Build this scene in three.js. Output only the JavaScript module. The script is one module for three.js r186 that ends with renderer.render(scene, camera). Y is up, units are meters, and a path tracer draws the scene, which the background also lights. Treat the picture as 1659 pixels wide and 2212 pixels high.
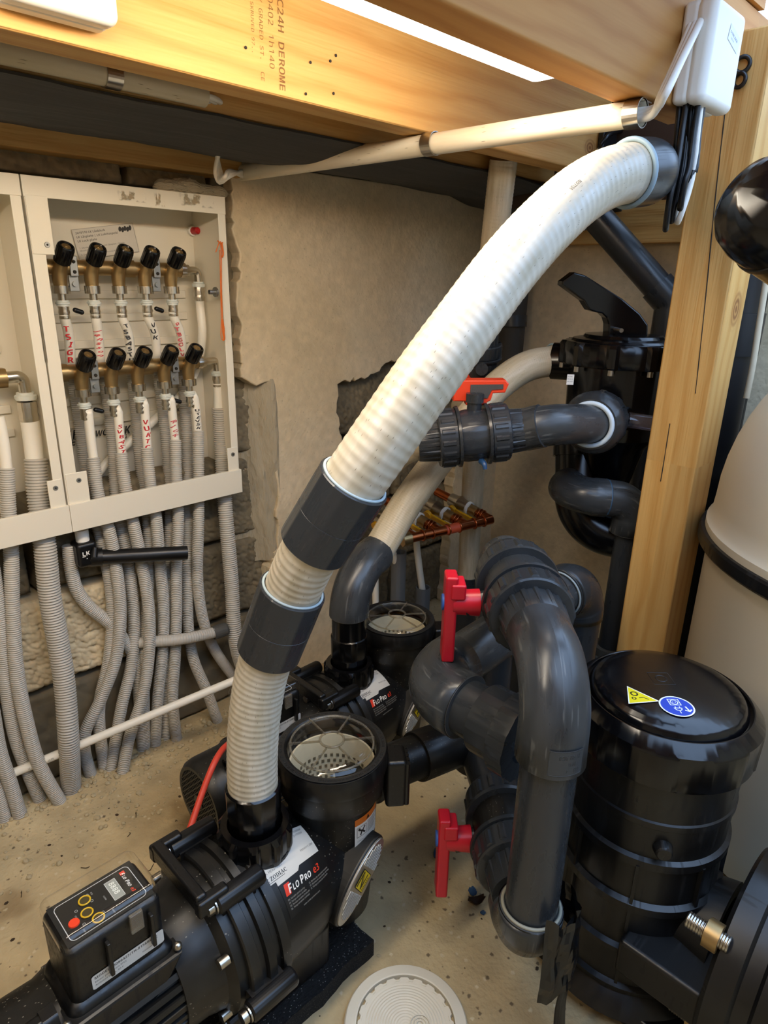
import * as THREE from 'three';
import { RectAreaLightUniformsLib } from 'three/addons/lights/RectAreaLightUniformsLib.js';
import { RoundedBoxGeometry } from 'three/addons/geometries/RoundedBoxGeometry.js';
import { mergeGeometries, mergeVertices, toCreasedNormals } from 'three/addons/utils/BufferGeometryUtils.js';

// ---------------------------------------------------------------- camera, daylight, exposure
const scene = new THREE.Scene();
const V = (x, y, z) => new THREE.Vector3(x, y, z);
const FOCAL = 1437.36, CAM = V(0, 0.95, 0);
const rad = THREE.MathUtils.degToRad;
const yaw = rad(45.575), pitch = rad(19.375), roll = rad(1.2367);
const CF = V(Math.sin(yaw) * Math.cos(pitch), -Math.sin(pitch), -Math.cos(yaw) * Math.cos(pitch));
const CR0 = CF.clone().cross(V(0, 1, 0)).normalize(), CU0 = CR0.clone().cross(CF);
const CR = CR0.clone().multiplyScalar(Math.cos(roll)).addScaledVector(CU0, Math.sin(roll));
const CU = CU0.clone().multiplyScalar(Math.cos(roll)).addScaledVector(CR0, -Math.sin(roll));
const camera = new THREE.PerspectiveCamera(2 * Math.atan(1106 / FOCAL) * 180 / Math.PI, 1659 / 2212, 0.02, 30);
camera.position.copy(CAM);
camera.up.copy(CU);
camera.lookAt(CAM.clone().add(CF));
scene.add(camera);
const renderer = new THREE.WebGLRenderer({ antialias: true });
renderer.toneMapping = THREE.LinearToneMapping;
renderer.toneMappingExposure = 1.8;
renderer.shadowMap.enabled = true;
renderer.shadowMap.type = THREE.PCFSoftShadowMap;
RectAreaLightUniformsLib.init();
scene.background = new THREE.Color(0.46, 0.66, 1.0).multiplyScalar(2.7);   // cool overcast sky over the open hatch
const LED_COLOR = new THREE.Color(1.0, 0.88, 0.68), LED_POWER = 19;      // warm white batten between the joists

// pixel of the photograph -> ray, met with a plane or taken to a distance
const ray = (px, py) => CF.clone().addScaledVector(CR, (px - 829.5) / FOCAL).addScaledVector(CU, -(py - 1106) / FOCAL);
const at = (px, py, d) => CAM.clone().addScaledVector(ray(px, py), d);
const onX = (px, py, x) => { const r = ray(px, py); return CAM.clone().addScaledVector(r, (x - CAM.x) / r.x); };
const onY = (px, py, y) => { const r = ray(px, py); return CAM.clone().addScaledVector(r, (y - CAM.y) / r.y); };
const onZ = (px, py, z) => { const r = ray(px, py); return CAM.clone().addScaledVector(r, (z - CAM.z) / r.z); };

// ---------------------------------------------------------------- random, noise
function rng(seed) { let s = seed >>> 0; return () => { s = (s + 0x6D2B79F5) | 0; let t = Math.imul(s ^ (s >>> 15), 1 | s); t = (t + Math.imul(t ^ (t >>> 7), 61 | t)) ^ t; return ((t ^ (t >>> 14)) >>> 0) / 4294967296; }; }
const hash = (x, y, s = 0) => { let h = Math.imul(x | 0, 374761393) + Math.imul(y | 0, 668265263) + Math.imul(s | 0, 974634777); h = Math.imul(h ^ (h >>> 13), 1274126177); return ((h ^ (h >>> 16)) >>> 0) / 4294967296; };
const sm = t => t * t * (3 - 2 * t);
const clamp = (x, a = 0, b = 1) => Math.min(b, Math.max(a, x));
const lerp = (a, b, t) => a + (b - a) * t;
const step = (a, b, x) => sm(clamp((x - a) / (b - a)));
function vnoise(x, y, per = 0, s = 0) {   // value noise, tileable with period per
  const xi = Math.floor(x), yi = Math.floor(y), fx = sm(x - xi), fy = sm(y - yi);
  const w = v => per ? ((v % per) + per) % per : v;
  const a = hash(w(xi), w(yi), s), b = hash(w(xi + 1), w(yi), s), c = hash(w(xi), w(yi + 1), s), d = hash(w(xi + 1), w(yi + 1), s);
  return lerp(lerp(a, b, fx), lerp(c, d, fx), fy);
}
function fbm(x, y, oct = 4, per = 0, s = 0) { let v = 0, a = 0.5, n = 0; for (let i = 0; i < oct; i++) { v += a * vnoise(x, y, per, s + i * 7); n += a; x *= 2; y *= 2; per *= 2; a *= 0.5; } return v / n; }
function worley(x, y, s = 0) {   // [distance to nearest point, id]
  const xi = Math.floor(x), yi = Math.floor(y); let best = 9, id = 0;
  for (let j = -1; j <= 1; j++) for (let i = -1; i <= 1; i++) {
    const cx = xi + i, cy = yi + j, px = cx + hash(cx, cy, s), py = cy + hash(cx, cy, s + 1), d = Math.hypot(px - x, py - y);
    if (d < best) { best = d; id = hash(cx, cy, s + 2); }
  }
  return [best, id];
}

// ---------------------------------------------------------------- textures
function dataTex(w, h, fn, srgb = true) {   // fn(u, v) -> [r, g, b] 0..1
  const a = new Uint8Array(w * h * 4);
  for (let y = 0; y < h; y++) for (let x = 0; x < w; x++) { const c = fn(x / w, y / h), k = (y * w + x) * 4; for (let i = 0; i < 3; i++) a[k + i] = clamp(c[i]) * 255; a[k + 3] = 255; }
  const t = new THREE.DataTexture(a, w, h); t.magFilter = THREE.LinearFilter; t.minFilter = THREE.LinearMipmapLinearFilter; t.generateMipmaps = true;
  t.wrapS = t.wrapT = THREE.RepeatWrapping; if (srgb) t.colorSpace = THREE.SRGBColorSpace; t.needsUpdate = true; return t;
}
function rep(t, rx, ry = rx) { const c = t.clone(); c.repeat.set(rx, ry); c.needsUpdate = true; return c; }
function canvasTex(w, h, draw) {
  const c = document.createElement('canvas'); c.width = w; c.height = h; const g = c.getContext('2d'); draw(g, w, h);
  const t = new THREE.CanvasTexture(c); t.colorSpace = THREE.SRGBColorSpace; t.anisotropy = 8; return t;
}
const mixc = (a, b, t) => [0, 1, 2].map(i => lerp(a[i], b[i], t));
const hex = h => [(h >> 16 & 255) / 255, (h >> 8 & 255) / 255, (h & 255) / 255];
const T = {};
T.fine = dataTex(512, 512, (u, v) => { const n = fbm(u * 64, v * 64, 4, 64, 3); return [n, n, n]; }, false);
T.blotch = dataTex(256, 256, (u, v) => { const n = fbm(u * 6, v * 6, 5, 6, 11); return [n, n, n]; }, false);
T.scuff = dataTex(512, 512, (u, v) => {   // roughness of handled plastic: scratches and smears
  const n = fbm(u * 8, v * 8, 5, 8, 21), s = fbm(u * 90, v * 12, 2, 0, 5); const k = clamp(0.35 + 0.55 * n + (s > 0.72 ? 0.25 : 0)); return [k, k, k];
}, false);
T.wood = dataTex(1024, 512, (u, v) => {   // u along the grain
  const warp = fbm(u * 3, v * 6, 3, 0, 31) * 0.9 + 0.25 * fbm(u * 14, v * 10, 2, 0, 33);
  const r = v * 15 + warp * 1.7; const ring = Math.pow(0.5 + 0.5 * Math.sin(r * 6.283), 2.4);
  const fib = fbm(u * 26, v * 260, 3, 0, 35);
  let c = mixc(hex(0xe2b066), hex(0xc68a3e), ring * 0.46 + 0.3 * (fib - 0.5));
  for (const [ku, kv, kr] of [[0.21, 0.32, 0.02], [0.63, 0.71, 0.026], [0.86, 0.18, 0.014]]) {
    const d = Math.hypot((u - ku) * 1.0, (v - kv) * 0.5) / kr; if (d < 1.6) c = mixc(c, hex(0x8a5422), step(1.6, 0.3, d) * (0.65 + 0.35 * Math.sin(d * 14)));
  }
  const b = 0.93 + 0.14 * fbm(u * 4, v * 5, 3, 0, 41); return c.map(x => x * b);
});
T.woodBump = dataTex(512, 512, (u, v) => { const n = fbm(u * 20, v * 240, 3, 0, 35); return [n, n, n]; }, false);
T.concrete = dataTex(1024, 1024, (u, v) => {   // 1.6 m square
  const n = fbm(u * 7, v * 7, 5, 7, 51), m = fbm(u * 40, v * 40, 3, 40, 52);
  let c = mixc(hex(0xa08a64), hex(0xc9b68e), clamp(n * 1.5 - 0.25)); c = c.map(x => x * (0.90 + 0.2 * m));
  const st = fbm(u * 11 + 3, v * 11, 4, 11, 57); if (st > 0.6) c = mixc(c, hex(0x77603f), step(0.6, 0.74, st) * 0.55);
  const [d, id] = worley(u * 190, v * 190, 58); if (id > 0.93 && fbm(u * 9, v * 9, 3, 9, 59) > 0.5 && d < 0.40 * (id - 0.91) * 10) c = mixc(c, hex(0x45382a), 0.65);
  const [d2, id2] = worley(u * 150, v * 150, 68); if (id2 > 0.95 && d2 < 0.25) c = mixc(c, hex(0xdacfb2), 0.5);
  return c;
});
T.plaster = dataTex(1024, 1024, (u, v) => {
  const n = fbm(u * 5, v * 5, 5, 5, 61), m = fbm(u * 90, v * 90, 3, 90, 62);
  let c = mixc(hex(0xc8b490), hex(0xdccaaa), clamp(n * 1.4 - 0.2)); c = c.map(x => x * (0.94 + 0.12 * m));
  const [d, id] = worley(u * 210, v * 210, 63); if (id > 0.9 && d < 0.9 * (id - 0.88) * 2) c = c.map(x => x * 0.88);
  return c;
});
T.dirtyWhite = dataTex(512, 512, (u, v) => {
  const n = fbm(u * 6, v * 6, 5, 6, 71); let c = mixc(hex(0xd6cdb6), hex(0xf2ede0), clamp(n * 1.9 - 0.35));
  const [d, id] = worley(u * 46, v * 46, 73); if (id > 0.94 && d < 0.16) c = mixc(c, hex(0x6b6252), 0.7);
  return c;
});
T.dusty = dataTex(512, 512, (u, v) => {   // white specks and settled dust on black plastic
  const n = fbm(u * 7, v * 7, 5, 7, 81); let c = mixc(hex(0x0d0d0d), hex(0x1f1d19), clamp(n * 2 - 0.6));
  const [d, id] = worley(u * 90, v * 90, 83); if (id > 0.88 && fbm(u * 5, v * 5, 3, 5, 84) > 0.47 && d < 0.30 * (id - 0.86) * 8) c = mixc(c, hex(0xa8a08e), 0.7);
  return c;
});
T.grime = dataTex(512, 512, (u, v) => {   // grey pvc with pale smears
  const n = fbm(u * 6, v * 6, 5, 6, 91); let c = mixc(hex(0x2c2e30), hex(0x3d4043), clamp(n * 1.8 - 0.4));
  const s = fbm(u * 30, v * 9, 3, 0, 95); if (s > 0.66) c = mixc(c, hex(0x7c7b76), step(0.66, 0.82, s) * 0.45);
  return c;
});
T.rubber = dataTex(512, 512, (u, v) => { const [d, id] = worley(u * 90, v * 90, 101); let c = mixc(hex(0x0b0b0b), hex(0x1d1c1b), id); if (id > 0.95 && d < 0.3) c = hex(0xa8a49a); return c; });

// ---------------------------------------------------------------- materials
const std = (o) => new THREE.MeshStandardMaterial(o), phy = (o) => new THREE.MeshPhysicalMaterial(o);
const M = {
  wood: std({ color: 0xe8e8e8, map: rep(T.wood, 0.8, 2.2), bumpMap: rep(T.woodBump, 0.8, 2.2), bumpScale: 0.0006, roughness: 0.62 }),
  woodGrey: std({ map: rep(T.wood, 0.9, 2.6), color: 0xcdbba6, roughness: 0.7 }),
  floor: std({ map: T.concrete, bumpMap: rep(T.fine, 3), bumpScale: 0.0016, roughness: 0.9 }),
  plaster: std({ map: T.plaster, bumpMap: rep(T.fine, 2.4), bumpScale: 0.0011, roughness: 0.93 }),
  mortar: std({ color: 0xa79a80, bumpMap: rep(T.blotch, 3), bumpScale: 0.004, roughness: 0.95 }),
  leca: std({ vertexColors: true, roughness: 0.95 }),
  dark: std({ color: 0x2b2721, roughness: 0.95 }),
  membrane: std({ color: 0x3a3a3a, bumpMap: rep(T.blotch, 2), bumpScale: 0.003, roughness: 0.85 }),
  hose: std({ map: rep(T.dirtyWhite, 3, 3), color: 0xd2cec8, roughness: 0.36 }),
  hoseOld: std({ map: rep(T.dirtyWhite, 4, 3), color: 0xdcd2c0, roughness: 0.45 }),
  pvc: std({ map: rep(T.grime, 2, 4), roughnessMap: rep(T.scuff, 2, 4), roughness: 0.5 }),
  pvcPlain: std({ color: 0x2e3135, roughnessMap: rep(T.scuff, 2, 4), roughness: 0.45 }),
  pvcDark: std({ color: 0x2a2d30, roughnessMap: rep(T.scuff, 2, 3), roughness: 0.52 }),
  black: std({ color: 0x08080a, roughness: 0.2 }),
  blackSatin: std({ color: 0x0c0c0d, roughnessMap: rep(T.scuff, 2, 2), roughness: 0.6 }),
  blackDusty: std({ map: rep(T.dusty, 2, 3.5), roughness: 0.42 }),
  red: std({ color: 0xc21527, roughness: 0.34 }),
  orangeRed: std({ color: 0xdf3f1d, roughness: 0.4 }),
  whiteSteel: std({ color: 0xe2dac6, roughness: 0.36 }),
  whitePlastic: std({ color: 0xeeeae0, roughness: 0.38 }),
  pex: std({ color: 0xece6d6, roughness: 0.4 }),
  sleeve: std({ color: 0xb6b0a4, roughness: 0.5 }),
  brass: std({ color: 0xa98e62, metalness: 0.85, roughness: 0.36 }),
  nickel: std({ color: 0xc9c1b2, metalness: 1, roughness: 0.26 }),
  steel: std({ color: 0xb7b1a6, metalness: 1, roughness: 0.3 }),
  galv: std({ color: 0x9d9d98, metalness: 0.9, roughness: 0.45 }),
  copper: std({ color: 0xb0623a, metalness: 1, roughness: 0.28 }),
  yellow: std({ color: 0xe2a312, roughness: 0.42 }),
  beige: std({ color: 0xddd2ba, roughness: 0.4, bumpMap: rep(T.blotch, 3), bumpScale: 0.0006 }),
  glass: phy({ color: 0xffffff, transmission: 1, thickness: 0, roughness: 0.04, ior: 1.45 }),
  glassDusty: phy({ color: 0xdcd6c8, transmission: 0.9, thickness: 0, roughness: 0.12, ior: 1.45 }),
};

// ---------------------------------------------------------------- geometry helpers
const UPV = V(0, 1, 0);
const used = {};
function numbered(n) { used[n] = (used[n] || 0) + 1; return used[n] === 1 ? n : `${n}_${String(used[n] - 1).padStart(3, '0')}`; }
function thing(name, label, category, base = V(0, 0, 0), group) {
  const o = new THREE.Group(); o.name = numbered(name); o.position.copy(base); o.userData = { label, category }; if (group) o.userData.group = group; scene.add(o); o.updateMatrixWorld(true); return o;
}
function structure(o) { o.userData.kind = 'structure'; return o; }
function put(parent, name, geo, mat, label) {   // geometry already in world axes
  const m = new THREE.Mesh(geo, mat); m.name = name; if (label) m.userData.label = label;
  parent.updateMatrixWorld(true); parent.attach(m); return m;
}
function putAt(parent, name, geo, mat, p, dir, label, spin = 0) {   // geometry along y, turned to dir, moved to p (world)
  const m = new THREE.Mesh(geo, mat); m.name = name; if (label) m.userData.label = label;
  if (dir) m.quaternion.setFromUnitVectors(UPV, dir.clone().normalize()); if (spin) m.rotateY(spin);
  m.position.copy(p); m.updateMatrixWorld(true); parent.updateMatrixWorld(true); parent.attach(m); return m;
}
function single(name, label, category, geo, mat, group) {   // a thing that is one mesh
  geo.computeBoundingBox(); const b = geo.boundingBox, c = V((b.min.x + b.max.x) / 2, b.min.y, (b.min.z + b.max.z) / 2);
  geo.translate(-c.x, -c.y, -c.z); const m = new THREE.Mesh(geo, mat); m.position.copy(c); m.name = numbered(name); m.userData = { label, category }; if (group) m.userData.group = group; scene.add(m); return m;
}
function boxUV(w, h, d, r = 0.0015) {   // uv in metres, u along the longest side
  const g = new RoundedBoxGeometry(w, h, d, 2, r), p = g.attributes.position, n = g.attributes.normal, uv = g.attributes.uv, L = [w, h, d], lo = L.indexOf(Math.max(...L));
  for (let i = 0; i < p.count; i++) {
    const P = [p.getX(i), p.getY(i), p.getZ(i)], N = [Math.abs(n.getX(i)), Math.abs(n.getY(i)), Math.abs(n.getZ(i))], k = N.indexOf(Math.max(...N));
    let a, b; if (k === lo) { [a, b] = [0, 1, 2].filter(j => j !== lo); } else { a = lo; b = [0, 1, 2].find(j => j !== lo && j !== k); }
    uv.setXY(i, P[a], P[b] + (k === 1 ? 0.13 : 0) + k * 0.07);
  }
  return g;
}
const box = (x0, x1, y0, y1, z0, z1, r = 0.0015) => boxUV(x1 - x0, y1 - y0, z1 - z0, r).translate((x0 + x1) / 2, (y0 + y1) / 2, (z0 + z1) / 2);
const plain = (x0, x1, y0, y1, z0, z1) => new THREE.BoxGeometry(x1 - x0, y1 - y0, z1 - z0).translate((x0 + x1) / 2, (y0 + y1) / 2, (z0 + z1) / 2);
function rev(prof, seg = 40, mod) {   // revolve [[r, y], ...] about y; mod(angle, index) scales the radius
  const pos = [], uv = [], idx = [], n = prof.length; let s = 0;
  for (let j = 0; j < n; j++) {
    if (j) s += Math.hypot(prof[j][0] - prof[j - 1][0], prof[j][1] - prof[j - 1][1]);
    for (let i = 0; i <= seg; i++) { const a = i / seg * Math.PI * 2, r = prof[j][0] * (mod ? mod(a, j) : 1); pos.push(Math.sin(a) * r, prof[j][1], Math.cos(a) * r); uv.push(i / seg, s); }
  }
  for (let j = 0; j < n - 1; j++) for (let i = 0; i < seg; i++) { const a = j * (seg + 1) + i, b = a + seg + 1; idx.push(a, a + 1, b, b, a + 1, b + 1); }
  let g = new THREE.BufferGeometry(); g.setAttribute('position', new THREE.Float32BufferAttribute(pos, 3)); g.setAttribute('uv', new THREE.Float32BufferAttribute(uv, 2)); g.setIndex(idx);
  return toCreasedNormals(g, 0.6);
}
function sweep(pts, rf, seg = 20, caps = true, ell) {   // tube through dense points; rf(s, angle) radius
  const n = pts.length, tan = [], pos = [], uv = [], idx = [], nor = []; let s = 0;
  for (let i = 0; i < n; i++) tan.push(pts[Math.min(n - 1, i + 1)].clone().sub(pts[Math.max(0, i - 1)]).normalize());
  let N = Math.abs(tan[0].y) < 0.9 ? V(0, 1, 0) : V(1, 0, 0); N.addScaledVector(tan[0], -N.dot(tan[0])).normalize();
  for (let i = 0; i < n; i++) {
    if (i) s += pts[i].distanceTo(pts[i - 1]);
    N.addScaledVector(tan[i], -N.dot(tan[i])).normalize(); const B = tan[i].clone().cross(N);
    for (let j = 0; j <= seg; j++) {
      const a = j / seg * Math.PI * 2, r = typeof rf === 'number' ? rf : rf(s, a); const d = N.clone().multiplyScalar(Math.cos(a)).addScaledVector(B, Math.sin(a) * (ell || 1));
      pos.push(pts[i].x + d.x * r, pts[i].y + d.y * r, pts[i].z + d.z * r); uv.push(j / seg, s);
    }
  }
  for (let i = 0; i < n - 1; i++) for (let j = 0; j < seg; j++) { const a = i * (seg + 1) + j, b = a + seg + 1; idx.push(a, b, a + 1, b, b + 1, a + 1); }
  if (caps) for (const e of [0, n - 1]) {
    const c = pos.length / 3; pos.push(pts[e].x, pts[e].y, pts[e].z); uv.push(0.5, 0); const k0 = c + 1;
    for (let j = 0; j <= seg; j++) { const q = (e * (seg + 1) + j) * 3; pos.push(pos[q], pos[q + 1], pos[q + 2]); uv.push(0.5, 0); }
    for (let j = 0; j < seg; j++) e ? idx.push(c, k0 + j, k0 + j + 1) : idx.push(c, k0 + j + 1, k0 + j);
  }
  const g = new THREE.BufferGeometry(); g.setAttribute('position', new THREE.Float32BufferAttribute(pos, 3)); g.setAttribute('uv', new THREE.Float32BufferAttribute(uv, 2)); g.setIndex(idx); g.computeVertexNormals(); return g;
}
function spline(P, gap = 0.004, tension = 0.5) { const c = new THREE.CatmullRomCurve3(P, false, 'centripetal', tension); c.arcLengthDivisions = 400; return c.getSpacedPoints(Math.max(2, Math.ceil(c.getLength() / gap))); }
function route(P, R = 0.04, gap = 0.005) {   // straight runs joined by arcs
  const out = [P[0].clone()];
  for (let i = 1; i < P.length - 1; i++) {
    const a = P[i - 1].clone().sub(P[i]), b = P[i + 1].clone().sub(P[i]), la = a.length(), lb = b.length(); a.normalize(); b.normalize();
    const ang = Math.acos(clamp(a.dot(b), -1, 1)), t = Math.min(R / Math.tan(ang / 2), la * 0.98, lb * 0.98), rr = t * Math.tan(ang / 2), p0 = P[i].clone().addScaledVector(a, t), c = P[i].clone().addScaledVector(a.clone().add(b).normalize(), rr / Math.sin(ang / 2)), w = Math.PI - ang, e1 = p0.clone().sub(c).normalize(), e2 = a.clone().negate(), n = Math.max(4, Math.ceil(rr * w / gap));
    for (let k = 0; k <= n; k++) { const q = w * k / n; out.push(c.clone().addScaledVector(e1, rr * Math.cos(q)).addScaledVector(e2, rr * Math.sin(q))); }
  }
  out.push(P[P.length - 1].clone()); return out;
}
const pipeGeo = (a, b, r, seg = 28) => sweep([a, a.clone().lerp(b, 0.02), a.clone().lerp(b, 0.5), a.clone().lerp(b, 0.98), b], r, seg);
function corrugated(P, r, pitch = 0.005, amp = 0.11, seg = 16) {
  const pts = spline(P, pitch / 4); let k = -1;
  return sweep(pts, s => r * (1 - amp * Math.pow(0.5 + 0.5 * Math.cos(s / pitch * 6.2832), 1.4)), seg);
}
function ribbed(P, r, pitch = 0.009, amp = 0.022, seg = 48, gap = 0.0018) {   // spiral-reinforced hose
  return sweep(spline(P, gap), (s, a) => r * (1 + amp * (Math.pow(0.5 + 0.5 * Math.sin(s / pitch * 6.2832 + a), 1.6) - 0.5)), seg);
}
const torus = (R, r, a = 48, b = 10) => new THREE.TorusGeometry(R, r, b, a).rotateX(Math.PI / 2);
function nut(r, h, ribs = 16, depth = 0.06, hole = 0.6) {   // union nut with raised grip ribs, centred on y = 0
  const g = a => 1 + depth * step(0.15, 0.45, Math.cos(a * ribs));
  return rev([[r * hole, -h / 2], [r * 0.96, -h / 2], [r, -h / 2 + 0.002], [r, -h * 0.36], [r, -h * 0.34], [r, h * 0.3], [r, h * 0.32], [r, h / 2 - 0.002], [r * 0.96, h / 2], [r * hole, h / 2]], ribs * 8, (a, j) => (j === 4 || j === 5) ? g(a) : 1);
}
function hexBolt(r, h) { return new THREE.CylinderGeometry(r, r, h, 6); }
function arcPatch(r, a0, a1, y0, y1, seg = 14) {   // part of a cylinder about y, uv 0..1
  return new THREE.CylinderGeometry(r, r, y1 - y0, seg, 1, true, a0, a1 - a0).translate(0, (y0 + y1) / 2, 0);
}
function ragged(P, amp, gap, seed) {   // broken edge through points [x, y]
  const R = rng(seed), out = [];
  for (let i = 0; i < P.length - 1; i++) { const [x0, y0] = P[i], [x1, y1] = P[i + 1], L = Math.hypot(x1 - x0, y1 - y0), n = Math.max(1, Math.round(L / gap)); for (let k = 0; k < n; k++) { const t = k / n, j = k ? amp : amp * 0.4; out.push([lerp(x0, x1, t) + (R() - 0.5) * 2 * j, lerp(y0, y1, t) + (R() - 0.5) * 2 * j]); } }
  out.push(P[P.length - 1]); return out;
}
function shapeOf(P) { const s = new THREE.Shape(); P.forEach(([x, y], i) => i ? s.lineTo(x, y) : s.moveTo(x, y)); s.closePath(); return s; }
// ================================================================ the room shell
{
  const f = put(scene, 'floor', box(-1.0, 1.9, -0.08, 0, -1.4, 1.35, 0.0005), M.floor);
  M.floor.map = rep(T.concrete, 0.625); f.userData = { label: 'worn beige concrete floor with specks and stains', category: 'floor', kind: 'structure' };
  M.plaster.map = rep(T.plaster, 0.8);
  const wr = thing('wall_right', 'smooth beige plastered wall behind the filter valve', 'wall', V(1.68, 0, 0)); structure(wr);
  put(wr, 'plaster_coat', box(1.68, 1.78, 0, 1.34, -1.3, 1.35, 0.0005), M.plaster);
  for (const [n, g] of [['wall_back', box(-1.0, 1.9, 0, 1.34, 1.25, 1.35, 0.0005)], ['wall_near', box(-1.1, -1.0, 0, 1.34, -1.4, 1.35, 0.0005)]]) { const w = put(scene, n, g, M.plaster); w.userData = { label: n === 'wall_back' ? 'plain plastered wall opposite the manifold cabinets' : 'plain plastered end wall beside the cabinets', category: 'wall', kind: 'structure' }; }
  const ce = thing('ceiling', 'dark underside of the deck boards above the joists with an open hatch', 'ceiling', V(0, 1.34, 0)); structure(ce);
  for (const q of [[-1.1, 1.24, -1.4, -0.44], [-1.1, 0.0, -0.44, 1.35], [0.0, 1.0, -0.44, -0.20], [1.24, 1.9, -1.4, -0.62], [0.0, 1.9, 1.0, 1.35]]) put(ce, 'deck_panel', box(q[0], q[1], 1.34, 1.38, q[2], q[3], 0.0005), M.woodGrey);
}
// the cabinet wall: clay-aggregate blocks, a coat of plaster broken away around the cabinets and the pipe niche
const WZ = -1.16, BZ = -1.192;
{
  const w = thing('wall_left', 'block wall behind the manifold cabinets with broken beige plaster', 'wall', V(0.6, 0, BZ)); structure(w);
  put(w, 'backing', plain(-1.0, 1.7, 0, 1.34, -1.4, -1.262), M.dark);
  function leca(name, x0, x1, y0, y1, zf, cA, cB, cell = 0.0085, amp = 0.0055, res = 0.0028, seed = 1) {
    const nx = Math.ceil((x1 - x0) / res), ny = Math.ceil((y1 - y0) / res), pos = [], col = [], idx = [], uv = [], a = new THREE.Color(cA), b = new THREE.Color(cB), c = new THREE.Color();
    for (let j = 0; j <= ny; j++) for (let i = 0; i <= nx; i++) {
      const x = lerp(x0, x1, i / nx), y = lerp(y0, y1, j / ny), [d, id] = worley(x / cell, y / cell, seed), big = fbm(x * 22, y * 22, 3, 0, seed + 9);
      const e = Math.min(x - x0, x1 - x, y - y0, y1 - y), edge = -0.009 * step(0.012, 0, e + 0.006 * (big - 0.5));
      let z = zf + amp * Math.sqrt(Math.max(0, 1 - d * d * 1.5)) - amp + (big - 0.5) * 0.012 + edge; if (i === 0 || j === 0 || i === nx || j === ny) z = -1.262;
      pos.push(x, y, z); uv.push(x, y); c.copy(a).lerp(b, id * 0.6 + 0.4 * clamp(fbm(x * 16, y * 16, 3, 0, seed + 40) * 2 - 0.5)); col.push(c.r, c.g, c.b);
    }
    for (let j = 0; j < ny; j++) for (let i = 0; i < nx; i++) { const k = j * (nx + 1) + i; idx.push(k, k + 1, k + nx + 1, k + 1, k + nx + 2, k + nx + 1); }
    const g = new THREE.BufferGeometry(); g.setAttribute('position', new THREE.Float32BufferAttribute(pos, 3)); g.setAttribute('color', new THREE.Float32BufferAttribute(col, 3)); g.setAttribute('uv', new THREE.Float32BufferAttribute(uv, 2)); g.setIndex(idx); g.computeVertexNormals();
    return put(w, name, g, M.leca);
  }
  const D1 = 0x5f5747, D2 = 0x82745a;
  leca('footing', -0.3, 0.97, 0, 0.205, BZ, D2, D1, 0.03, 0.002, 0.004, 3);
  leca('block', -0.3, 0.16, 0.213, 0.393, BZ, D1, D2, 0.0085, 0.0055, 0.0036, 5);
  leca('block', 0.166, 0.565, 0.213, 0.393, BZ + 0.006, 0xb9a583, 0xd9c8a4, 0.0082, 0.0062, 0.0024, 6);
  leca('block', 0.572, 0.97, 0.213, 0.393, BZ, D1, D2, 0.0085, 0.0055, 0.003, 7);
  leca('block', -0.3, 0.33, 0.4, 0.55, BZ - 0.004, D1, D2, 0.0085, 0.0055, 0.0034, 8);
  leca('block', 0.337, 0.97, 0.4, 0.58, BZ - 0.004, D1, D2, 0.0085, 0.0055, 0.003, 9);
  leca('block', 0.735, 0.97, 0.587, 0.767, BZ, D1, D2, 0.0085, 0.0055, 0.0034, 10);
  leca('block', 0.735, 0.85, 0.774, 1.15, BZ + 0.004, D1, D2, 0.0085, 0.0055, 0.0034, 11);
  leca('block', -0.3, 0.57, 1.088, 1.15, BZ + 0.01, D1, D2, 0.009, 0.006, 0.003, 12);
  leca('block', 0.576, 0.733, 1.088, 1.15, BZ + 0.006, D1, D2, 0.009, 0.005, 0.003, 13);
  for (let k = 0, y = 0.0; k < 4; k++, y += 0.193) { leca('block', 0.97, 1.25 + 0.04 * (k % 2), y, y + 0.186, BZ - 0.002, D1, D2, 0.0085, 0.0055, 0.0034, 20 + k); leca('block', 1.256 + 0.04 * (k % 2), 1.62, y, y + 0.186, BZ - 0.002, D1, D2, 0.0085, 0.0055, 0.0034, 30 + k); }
  // plaster coat with its broken outline
  const left = ragged([[0.795, 0], [0.80, 0.2], [0.815, 0.3], [0.842, 0.37], [0.846, 0.55], [0.842, 0.70], [0.834, 0.742], [0.80, 0.737], [0.768, 0.757], [0.772, 0.84], [0.766, 0.9], [0.778, 0.98], [0.764, 1.02], [0.770, 1.145]], 0.0045, 0.011, 3);
  const niche = ragged([[1.47, 0], [1.475, 0.3], [1.478, 0.5], [1.49, 0.66], [1.43, 0.755], [1.30, 0.765], [1.19, 0.757], [1.12, 0.728], [1.05, 0.725], [1.02, 0.716], [1.018, 0.66], [1.03, 0.6], [1.035, 0.45], [1.03, 0.2], [1.03, 0]], 0.005, 0.012, 4);
  const P = [...left, [1.69, 1.15], [1.69, 0], ...niche];
  const g = new THREE.ExtrudeGeometry(shapeOf(P), { depth: 0.03, bevelEnabled: true, bevelSize: 0.003, bevelThickness: 0.003, bevelSegments: 2 }).translate(0, 0, WZ - 0.034);
  put(w, 'plaster_coat', g, M.plaster);
  // smoothed mortar in the chased slot beside the cabinet, and the lump of mortar on top of the cabinet
  function lumpSheet(x0, x1, y0, y1, zfn, nx = 40, ny = 120) { const s = new THREE.BoxGeometry(x1 - x0, y1 - y0, 0.02, nx, ny, 1).translate((x0 + x1) / 2, (y0 + y1) / 2, 0), p = s.attributes.position; for (let i = 0; i < p.count; i++) if (p.getZ(i) > 0) p.setZ(i, zfn(p.getX(i), p.getY(i))); else p.setZ(i, -1.25); s.computeVertexNormals(); return s; }
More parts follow.
